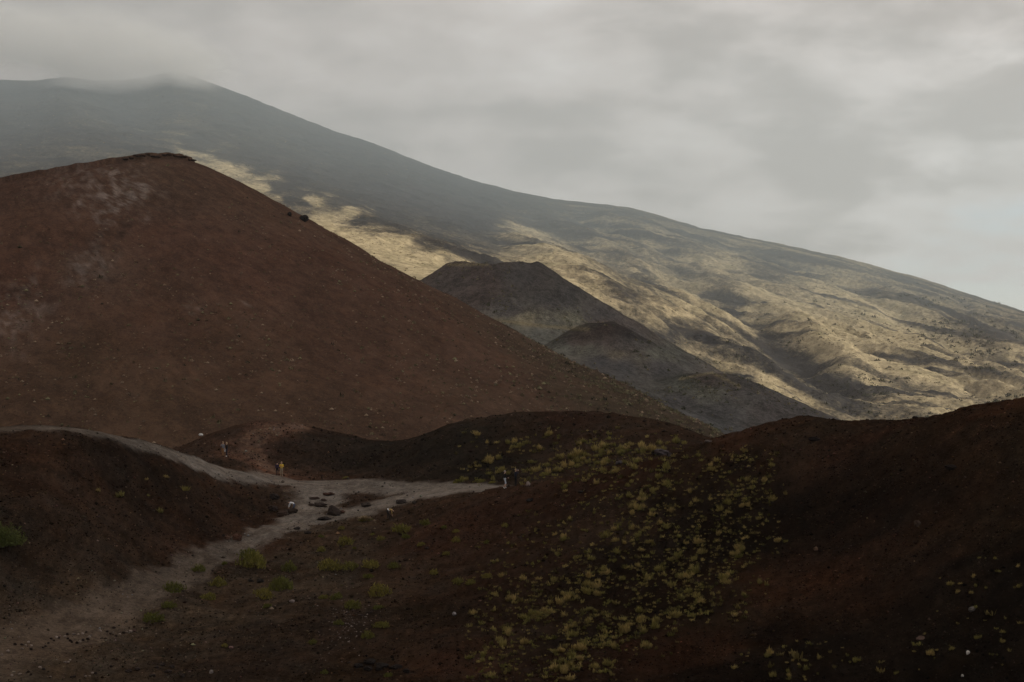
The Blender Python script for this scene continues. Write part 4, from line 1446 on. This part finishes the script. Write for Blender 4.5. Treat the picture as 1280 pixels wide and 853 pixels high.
# black blocks perched on the cone's right flank, and the white block at its foot
for (u, v, w, hh, lb) in [(362, 263, 6, 6, 'small black block perched on the big cone flank'), (380, 269, 11, 10, 'larger black block perched on the big cone flank')]:
    p = hit_fn(cone_height, u, v + 7, 300, 520, 1500)
    rock(u, v, w, hh, lb, (0.02, 0.018, 0.017), spot=Vector((p[0], p[1], p[2])), depth=1.0)
for k, u in enumerate((156, 163, 171, 178, 184, 191, 197, 204, 210, 217, 223, 229, 235, 240)):
    for v in range(185, 225):
        p = hit_fn(cone_height, u, v, 380, 500, 900)
        if p:
            break
    p = hit_fn(cone_height, u, v + 4, 380, 500, 900) or p
    rock(u, v, r3.uniform(8, 14), r3.uniform(2.2, 3.8), 'block of dark welded crust on the rim of the big cone', tuple(np.array((0.055, 0.033, 0.024)) * r3.uniform(.6, 1.3)), 'crust block', 'crust_block',
         'crust blocks along the crater rim', spot=Vector((p[0], p[1] + .3, p[2] - .2)), sub=2)
p = hit_fn(cone_height, 251, 545, 215, 420, 1500)
o = rock(251, 543, 6, 4, 'white rectangular block at the foot of big cone', (0.62, 0.62, 0.60), 'block', 'block', spot=Vector(p), sub=2, rough=.1)

# ------------------------------------------------------------------ people
def cloth(name, rgb):
    return plain(name, rgb, 0.9, 0.18, 9.0, 0.3, 0.2)


C = {
    'skin': cloth('skin', (0.42, 0.27, 0.20)), 'white': cloth('white cotton', (0.72, 0.73, 0.76)), 'yellow': cloth('yellow jacket', (0.62, 0.42, 0.05)),
    'tan': cloth('tan jacket', (0.42, 0.29, 0.11)), 'black': cloth('black cloth', (0.012, 0.012, 0.014)), 'navy': cloth('navy cloth', (0.012, 0.015, 0.03)),
    'purple': cloth('dark purple cloth', (0.035, 0.025, 0.05)), 'greyblue': cloth('grey blue knit', (0.17, 0.18, 0.21)), 'beige': cloth('beige trousers', (0.30, 0.25, 0.18)),
    'ochre': cloth('ochre trousers', (0.26, 0.14, 0.06)), 'jean': cloth('blue jeans', (0.06, 0.08, 0.13)), 'palegrey': cloth('pale grey shorts', (0.48, 0.52, 0.58)),
    'shoe': cloth('dark shoe', (0.03, 0.028, 0.026)), 'whiteshoe': cloth('white shoe', (0.70, 0.68, 0.64)), 'blond': cloth('blond hair', (0.42, 0.32, 0.19)),
    'dark': cloth('dark hair', (0.014, 0.011, 0.009)), 'grey': cloth('grey hair', (0.35, 0.31, 0.28)), 'brownboot': cloth('brown boot', (0.09, 0.055, 0.035)),
}

STAND = {'pelvis': (0, 0, .96), 'spine': (0, .005, 1.14), 'chest': (0, .005, 1.32), 'neck': (0, 0, 1.47), 'jaw': (0, .03, 1.545), 'head': (0, .025, 1.63), 'crown': (0, .01, 1.70),
         'hip_l': (-.09, 0, .90), 'knee_l': (-.10, .02, .50), 'ankle_l': (-.10, -.01, .09), 'toe_l': (-.12, .15, .035),
         'hip_r': (.09, 0, .90), 'knee_r': (.10, .02, .50), 'ankle_r': (.10, -.01, .09), 'toe_r': (.12, .15, .035),
         'sh_l': (-.18, 0, 1.40), 'elb_l': (-.23, -.02, 1.13), 'wri_l': (-.22, .08, .89), 'han_l': (-.215, .12, .80),
         'sh_r': (.18, 0, 1.40), 'elb_r': (.23, -.02, 1.13), 'wri_r': (.22, .08, .89), 'han_r': (.215, .12, .80)}
RAD = {'pelvis': (.15, .115), 'spine': (.135, .10), 'chest': (.165, .115), 'neck': (.055, .055), 'jaw': (.068, .08), 'head': (.078, .098), 'crown': (.055, .065),
       'hip': (.088, .092), 'knee': (.056, .06), 'ankle': (.038, .042), 'toe': (.042, .03), 'sh': (.062, .062), 'elb': (.043, .043), 'wri': (.028, .03), 'han': (.038, .02)}
BONES = [('pelvis', 'spine'), ('spine', 'chest'), ('chest', 'neck'), ('neck', 'jaw'), ('jaw', 'head'), ('head', 'crown')]
for q in 'lr':
    BONES += [('pelvis', 'hip_' + q), ('hip_' + q, 'knee_' + q), ('knee_' + q, 'ankle_' + q), ('ankle_' + q, 'toe_' + q),
              ('chest', 'sh_' + q), ('sh_' + q, 'elb_' + q), ('elb_' + q, 'wri_' + q), ('wri_' + q, 'han_' + q)]


def tube(a, b, ra, rb, n=6):
    a, b = np.array(a, float), np.array(b, float)
    d = (b - a) / (np.linalg.norm(b - a) + 1e-9)
    s = np.cross(d, (0.3, 0.9, 0.2))
    s /= np.linalg.norm(s)
    t = np.cross(d, s)
    v = [p + (s * math.cos(2 * math.pi * k / n) + t * math.sin(2 * math.pi * k / n)) * r for p, r in ((a, ra), (b, rb)) for k in range(n)] + [b + d * rb * .6]
    f = [(k, (k + 1) % n, n + (k + 1) % n, n + k) for k in range(n)] + [(n + k, n + (k + 1) % n, 2 * n) for k in range(n)]
    return [tuple(x) for x in v], f


def person(u, v, face, pose, wear, label, hair, hair_long=False, height=1.74, hat=None, sink=0.0, group=None):
    """face: degrees, 0 = looking away from the camera, 90 = to the picture's left, -90 = to its right"""
    J = {k: np.array(p, float) for k, p in STAND.items()}
    for k, p in pose.items():
        J[k] = np.array(p, float)
    names = list(J)
    me = bpy.data.meshes.new('body_cage')
    me.from_pydata([tuple(J[k]) for k in names], [(names.index(a), names.index(b)) for a, b in BONES], [])
    ob = bpy.data.objects.new('body_cage', me)
    coll.objects.link(ob)
    md_ = ob.modifiers.new('skin', 'SKIN')
    md_.use_smooth_shade = True
    ss = ob.modifiers.new('sub', 'SUBSURF')
    ss.levels = ss.render_levels = 1
    layer = me.skin_vertices[0].data
    for i, k in enumerate(names):
        layer[i].radius = RAD[k.split('_')[0]]
        layer[i].use_root = (k == 'pelvis')
    dg = bpy.context.evaluated_depsgraph_get()
    dg.update()
    ev = bpy.data.meshes.new_from_object(ob.evaluated_get(dg))
    bpy.data.objects.remove(ob)
    verts = [tuple(p.co) for p in ev.vertices]
    faces = [tuple(p.vertices) for p in ev.polygons]
    bpy.data.meshes.remove(ev)
    nbody = len(faces)
    # five fingers on each hand, a nose and two ears
    extra_skin = []
    for q, sg in (('l', -1), ('r', 1)):
        w, h_ = J['wri_' + q], J['han_' + q]
        d = (h_ - w) / np.linalg.norm(h_ - w)
        acr = np.cross(d, (sg, 0.2, 0.1))
        acr /= np.linalg.norm(acr)
        nrm = np.cross(acr, d)
        for k, ln in enumerate((.065, .08, .085, .075, .055)):
            if k == 0:
                a, b = w + d * .03 + acr * .03, w + d * .08 + acr * .065
            else:
                a = h_ + acr * (.035 - .022 * (k - 1)) + d * .0
                b = a + d * ln + nrm * .02 * sg
            vv, ff = tube(a, b, .011, .008)
            o0 = len(verts)
            verts += vv
            faces += [tuple(i + o0 for i in f) for f in ff]
            extra_skin += [True] * len(ff)
    hd, jw = J['head'], J['jaw']
    upv = hd - jw
    upv /= np.linalg.norm(upv)
    fw = np.array((0, 1.0, 0)) - upv * upv[1]
    fw /= np.linalg.norm(fw)
    rt = np.cross(fw, upv)
    for a, b, ra, rb in ((hd - upv * .015 + fw * .06, hd - upv * .045 + fw * .105, .012, .016), (hd + rt * .07 - upv * .02, hd + rt * .09 - upv * .005, .02, .022),
                         (hd - rt * .07 - upv * .02, hd - rt * .09 - upv * .005, .02, .022)):
        vv, ff = tube(a, b, ra, rb)
        o0 = len(verts)
        verts += vv
        faces += [tuple(i + o0 for i in f) for f in ff]
        extra_skin += [True] * len(ff)
    body = bpy.data.meshes.new('person')
    body.from_pydata(verts, [], faces)
    mats = ['skin', wear['top'], wear['bottom'], wear['shoe']]
    for k in mats:
        body.materials.append(C[k])
    P = np.array([J[a] for a, b in BONES])
    Q = np.array([J[b] for a, b in BONES])
    vn = np.array(verts)
    idx = []
    for fi, f in enumerate(faces):
        if fi >= nbody:
            idx.append(0)
            continue
        c = vn[list(f)].mean(0)
        t = np.clip(((c - P) * (Q - P)).sum(1) / ((Q - P) ** 2).sum(1), 0, 1)
        dist = np.linalg.norm(P + (Q - P) * t[:, None] - c, axis=1)
        k = int(dist.argmin())
        a, b = BONES[k]
        a0, b0 = a.split('_')[0], b.split('_')[0]
        if b0 in ('jaw', 'head', 'crown') or (b0 == 'neck' and t[k] > .75):
            m_ = 0
        elif b0 in ('spine', 'chest', 'neck', 'sh'):
            m_ = 2 if (b0 == 'spine' and t[k] < wear.get('waist', .25)) else 1
        elif b0 == 'elb':
            m_ = 1 if (not wear.get('short') or t[k] < .5) else 0
        elif b0 == 'wri':
            m_ = 0 if (wear.get('short') or t[k] > .92) else 1
        elif b0 == 'han':
            m_ = 0
        elif b0 == 'hip':
            m_ = 2
        elif b0 == 'knee':
            m_ = 2
        elif b0 == 'ankle':
            m_ = (0 if t[k] > wear.get('leg', 1.1) else 2) if t[k] < .93 else 3
        else:
            m_ = 3
        idx.append(m_)
    body.polygons.foreach_set('material_index', idx)
    body.polygons.foreach_set('use_smooth', [True] * len(faces))
    body.update()
    g = hit(u, v)
    o = add('person', body, label=label, cat='person', group=group, loc=g)
    s = height / 1.76
    o.scale = (s, s, s)
    o.rotation_euler.z = R(face)
    o.location.z = g.z - sink - 0.01
    # hair: a cap over the skull, longer at the back if worn long
    import bmesh
    bm = bmesh.new()
    bmesh.ops.create_icosphere(bm, subdivisions=3, radius=1.0)
    for vt in list(bm.verts):
        c = vt.co
        if c.y > 0.42 and c.z < 0.38 or c.z < (-0.75 if not hair_long else -1.1):
            bm.verts.remove(vt)
    frame = np.stack([rt, fw, upv], 1)
    for vt in bm.verts:
        c = np.array(vt.co)
        q = c * np.array((.088, .104, .11))
        if hair_long and c[1] < .3 and c[2] < 0:
            q[2] *= 2.2
            q[0] *= 1.15
        q *= 1 + 0.06 * math.sin(c[0] * 17 + c[2] * 9)
        vt.co = hd + frame @ (q + np.array((0, -.008, .018)))
    hm = bpy.data.meshes.new('hair')
    bm.to_mesh(hm)
    bm.free()
    hm.polygons.foreach_set('use_smooth', [True] * len(hm.polygons))
    add('hair', hm, C[hair], parent=o)
    # eyes
    for sgn in (-1, 1):
        vv, ff = tube(hd + rt * .032 * sgn + fw * .07 + upv * .005, hd + rt * .032 * sgn + fw * .094 + upv * .005, .012, .011)
        em = bpy.data.meshes.new('eye')
        em.from_pydata(vv, [], ff)
        add('eye', em, C['dark'], parent=o)
    return o, J, s


def child_box(name, parent, center, size, mat, rot=0.0):
    import bmesh
    bm = bmesh.new()
    bmesh.ops.create_cube(bm, size=1.0)
    bmesh.ops.scale(bm, vec=size, verts=bm.verts)
    bmesh.ops.bevel(bm, geom=bm.edges[:], offset=min(size) * .25, segments=2, affect='EDGES')
    me = bpy.data.meshes.new(name)
    bm.to_mesh(me)
    bm.free()
    o = add(name, me, mat, loc=center)
    if parent is not None:
        o.parent = parent
    o.rotation_euler.z = rot
    return o


# couple on the mound left of the road
person(278.8, 570.5, 150, {'elb_r': (.27, .08, 1.16), 'wri_r': (.16, .24, 1.30), 'han_r': (.10, .27, 1.36)}, dict(top='greyblue', bottom='ochre', shoe='brownboot'),
       'person in grey-blue top and ochre trousers standing on the dark mound', 'blond', True, 1.74)
po, J, s = person(283.4, 571.0, 120, {'elb_l': (-.25, .06, 1.15), 'wri_l': (-.15, .22, 1.05), 'han_l': (-.10, .29, 1.02)}, dict(top='black', bottom='navy', shoe='whiteshoe'),
                  'person in black top with a white bag standing on the dark mound', 'blond', True, 1.72)
hb_ = child_box('handbag', None, (0, 0, 0), (.28, .13, .26), C['white'])
hb_.location = po.matrix_basis @ Vector((.22, .14, .70))
tag(hb_, 'small white bag hanging from the hand of person in black', 'bag')
st_v, st_f = [], []
for k in range(9):
    a0, a1 = math.pi * k / 9, math.pi * (k + 1) / 9
    vv, ff = tube((math.cos(a0) * .1, 0, .12 + math.sin(a0) * .12), (math.cos(a1) * .1, 0, .12 + math.sin(a1) * .12), .012, .012)
    st_f += [tuple(i + len(st_v) for i in f) for f in ff]
    st_v += vv
sm_ = bpy.data.meshes.new('bag_handle')
sm_.from_pydata(st_v, [], st_f)
add('bag_handle', sm_, C['white'], parent=hb_)

# couple walking on the gravel road
person(346.5, 595.0, 10, {'knee_l': (-.10, .12, .50), 'ankle_l': (-.10, .10, .09), 'toe_l': (-.12, .26, .04), 'ankle_r': (.10, -.18, .12), 'toe_r': (.12, -.03, .03), 'knee_r': (.10, 0, .5)},
       dict(top='purple', bottom='black', shoe='shoe'), 'person in dark purple top walking beside the yellow jacket on the road', 'dark', False, 1.66)
po, J, s = person(352.0, 595.5, 170, {'elb_l': (-.27, .02, 1.14), 'wri_l': (-.12, .22, 1.16), 'han_l': (-.05, .26, 1.18), 'elb_r': (.27, .02, 1.14), 'wri_r': (.12, .22, 1.16), 'han_r': (.05, .26, 1.18)},
                  dict(top='yellow', bottom='beige', shoe='beige', waist=.0), 'person in bright yellow jacket and beige trousers on the gravel road', 'blond', False, 1.74)

# stooping person in white (bends towards the picture's left)
BEND_W = {'pelvis': (0, -.14, .84), 'spine': (0, .02, .98), 'chest': (0, .20, 1.03), 'neck': (0, .36, 1.03), 'jaw': (0, .44, .99), 'head': (0, .50, .94), 'crown': (0, .54, .89),
          'hip_l': (-.09, -.15, .78), 'knee_l': (-.12, .0, .44), 'ankle_l': (-.12, -.06, .09), 'toe_l': (-.13, .10, .035), 'hip_r': (.09, -.15, .78), 'knee_r': (.12, .0, .44), 'ankle_r': (.12, -.06, .09),
          'toe_r': (.13, .10, .035), 'sh_l': (-.18, .30, 1.0), 'elb_l': (-.19, .40, .74), 'wri_l': (-.14, .48, .50), 'han_l': (-.12, .50, .42), 'sh_r': (.18, .30, 1.0), 'elb_r': (.19, .40, .74),
          'wri_r': (.14, .48, .50), 'han_r': (.12, .50, .42)}
person(366.5, 640.5, 80, BEND_W, dict(top='white', bottom='jean', shoe='brownboot', waist=.1), 'person in long-sleeved white top stooping over a rock', 'dark', False, 1.76)

# stooping person in the tan jacket (bends to the right)
BEND_T = {'pelvis': (0, -.10, .93), 'spine': (0, .06, 1.05), 'chest': (0, .24, 1.05), 'neck': (0, .40, .97), 'jaw': (0, .46, .91), 'head': (0, .50, .83), 'crown': (0, .51, .77),
          'hip_l': (-.09, -.11, .87), 'knee_l': (-.11, -.04, .48), 'ankle_l': (-.11, -.10, .09), 'toe_l': (-.12, .06, .035), 'hip_r': (.09, -.11, .87), 'knee_r': (.11, .10, .48), 'ankle_r': (.11, .12, .09),
          'toe_r': (.12, .28, .035), 'sh_l': (-.18, .33, .99), 'elb_l': (-.20, .36, .74), 'wri_l': (-.14, .38, .52), 'han_l': (-.12, .40, .43), 'sh_r': (.18, .33, .99), 'elb_r': (.20, .36, .74),
          'wri_r': (.14, .38, .52), 'han_r': (.12, .40, .43)}
po, J, s = person(485.5, 649.5, -85, BEND_T, dict(top='tan', bottom='black', shoe='shoe', waist=.3), 'person in tan jacket and black trousers bending down near the fork', 'dark', False, 1.72)
shirt, ff = tube((0, -.04, .985), (0, .02, 1.03), .165, .15, 12)
me = bpy.data.meshes.new('shirt_hem')
me.from_pydata(shirt, [], ff)
add('shirt_hem', me, C['white'], parent=po)

# pair on the crest of the slope
WALK = {'knee_l': (-.10, .16, .52), 'ankle_l': (-.10, .08, .12), 'toe_l': (-.12, .22, .05), 'knee_r': (.10, .04, .50), 'ankle_r': (.10, -.16, .12), 'toe_r': (.12, -.02, .035),
        'elb_l': (-.24, -.1, 1.14), 'wri_l': (-.20, .06, .98), 'han_l': (-.18, .14, .95), 'elb_r': (.24, .04, 1.14), 'wri_r': (.18, .22, 1.04), 'han_r': (.16, .30, 1.03)}
person(631.0, 610.8, -70, WALK, dict(top='black', bottom='palegrey', shoe='whiteshoe', leg=.12), 'person in black top, pale shorts and white shoes walking on the crest', 'grey', False, 1.78)
PHOTO = {'elb_l': (-.27, .14, 1.26), 'wri_l': (-.09, .26, 1.52), 'han_l': (-.05, .28, 1.59), 'elb_r': (.27, .14, 1.26), 'wri_r': (.09, .26, 1.52), 'han_r': (.05, .28, 1.59)}
po, J, s = person(644.5, 607.8, -60, PHOTO, dict(top='navy', bottom='black', shoe='shoe'), 'person dressed in black raising a camera to the face', 'blond', False, 1.70)
cm_ = child_box('camera_body', None, (0, 0, 0), (.15, .06, .10), C['greyblue'], po.rotation_euler.z)
cm_.location = po.matrix_basis @ Vector((0, .25, 1.62))
tag(cm_, 'small pale camera held to the face by person in black', 'camera')
vv, ff = tube((0, .03, 0), (0, .12, 0), .04, .04, 12)
me = bpy.data.meshes.new('lens')
me.from_pydata(vv, [], ff)
add('lens', me, C['black'], parent=cm_)

# ------------------------------------------------------------------ air: haze and clouds
def box_mesh(name, lo, hi):
    x0, y0, z0 = lo
    x1, y1, z1 = hi
    v = [(x0, y0, z0), (x1, y0, z0), (x1, y1, z0), (x0, y1, z0), (x0, y0, z1), (x1, y0, z1), (x1, y1, z1), (x0, y1, z1)]
    f = [(0, 3, 2, 1), (4, 5, 6, 7), (0, 1, 5, 4), (1, 2, 6, 5), (2, 3, 7, 6), (3, 0, 4, 7)]
    return mesh_np(name, np.array(v), np.array(f), smooth=False)


def volume_material(name, density, color, aniso):
    m, T = mat_new(name)
    out = T.n('ShaderNodeOutputMaterial')
    v = T.n('ShaderNodeVolumePrincipled')
    v.inputs['Color'].default_value = tuple(color) + (1,)
    v.inputs['Density'].default_value = density
    v.inputs['Anisotropy'].default_value = aniso
    T.l(v, 0, out, 'Volume')
    m.volume_intersection_method = 'FAST' if hasattr(m, 'volume_intersection_method') else None
    return m


add('haze', box_mesh('haze', (-9100, -6100, -380), (9100, 12100, 1010)), volume_material('haze air', 0.5e-4, (0.94, 0.945, 0.955), 0.2), kind='stuff')


def cloud_mesh(name, lobes, res=5, seed=0):
    """one closed lumpy surface round several flattened lobes: a sphere pushed out to the farthest lobe"""
    import bmesh
    bm = bmesh.new()
    bmesh.ops.create_icosphere(bm, subdivisions=res, radius=1.0)
    V = np.array([v.co for v in bm.verts])
    Fc = np.array([[v.index for v in f.verts] for f in bm.faces])
    bm.free()
    rad = np.zeros(len(V))
    for (lx, ly, lz, ax, ay, az) in lobes:
        # ray from the origin along V against an ellipsoid
        D = V / np.array([ax, ay, az])
        O = -np.array([lx / ax, ly / ay, lz / az])
        b = (D * O).sum(1)
        a = (D * D).sum(1)
        c = (O * O).sum() - 1
        disc = b * b - a * c
        t = np.where(disc > 0, (-b + np.sqrt(np.maximum(disc, 0))) / a, 0)
        rad = np.maximum(rad, t)
    th, ph = np.arctan2(V[:, 1], V[:, 0]), V[:, 2]
    rad = rad * (1 + 0.10 * fbm(th * 2.2, ph * 3.0, 4, 0.55, seed + 80))
    return mesh_np(name, V * rad[:, None], Fc)


def cloud(center, lobes, mat, label, seed):
    o = add('cloud', cloud_mesh('cloud', lobes, 5, seed), mat, kind='stuff', loc=center)
    o['label'] = label
    return o


M['cloud'] = volume_material('thick cloud', 0.012, (0.97, 0.97, 0.97), 0.55)
# unseen cloud, placed towards the sun to shade the cones and the hollow
shade_at = Vector((-60, 420, 0)) + sun_dir * (1350 / sun_dir.z)
cloud(shade_at, [(0, 0, 0, 620, 720, 170), (-150, 380, 30, 380, 330, 150), (250, -300, -10, 450, 420, 150), (-250, -350, 0, 420, 380, 130)],
      M['cloud'], 'grey cloud shading the cones', 1)


m, T = mat_new('summit mist')
out_ = T.n('ShaderNodeOutputMaterial')
vp = T.n('ShaderNodeVolumePrincipled')
vp.inputs['Color'].default_value = (1.0, 0.995, 0.985, 1)
vp.inputs['Anisotropy'].default_value = 0.3
tc_ = T.n('ShaderNodeTexCoord')
vl = T.n('ShaderNodeVectorMath', operation='LENGTH')
T.l(tc_, 'Object', vl, 0)
fall = T.smooth((vl, 'Value'), 0.25, 0.98, 1.0, 0.0)
nzz = T.noise((tc_, 'Object'), 2.6, 4, 0.55, 0.3)
dn = T.m('MULTIPLY', T.m('MULTIPLY', fall, T.smooth(nzz, 0.32, 0.62)), 0.012)
T.put(dn, vp, 'Density')
T.l(vp, 0, out_, 'Volume')
M['mist'] = m
me_ = cloud_mesh('mist', [(0, 0, 0, 1, 1, 1)], 3, 5)
for (u, v, d, rx, ry, rz) in ((132, 66, 3850, 330, 420, 125), (238, 80, 3800, 150, 260, 75), (10, 45, 3900, 300, 400, 90)):
    o = add('mist', me_, M['mist'], kind='stuff', loc=px(u, v, d))
    o.scale = (rx, ry, rz)
    o['label'] = 'mist drifting over the summit ridge'

# thin veil of vapour round the great mountain
vs_ = cloud_mesh('mist', [(0, 0, 0, 1, 1, 1)], 4, 9)
o = add('mist', vs_, volume_material('mountain vapour', 2.0e-4, (0.72, 0.90, 1.0), 0.2), kind='stuff', loc=(-700, 3700, 330))
o.scale = (3300, 2100, 640)
o['label'] = 'thin bluish vapour round the great mountain'
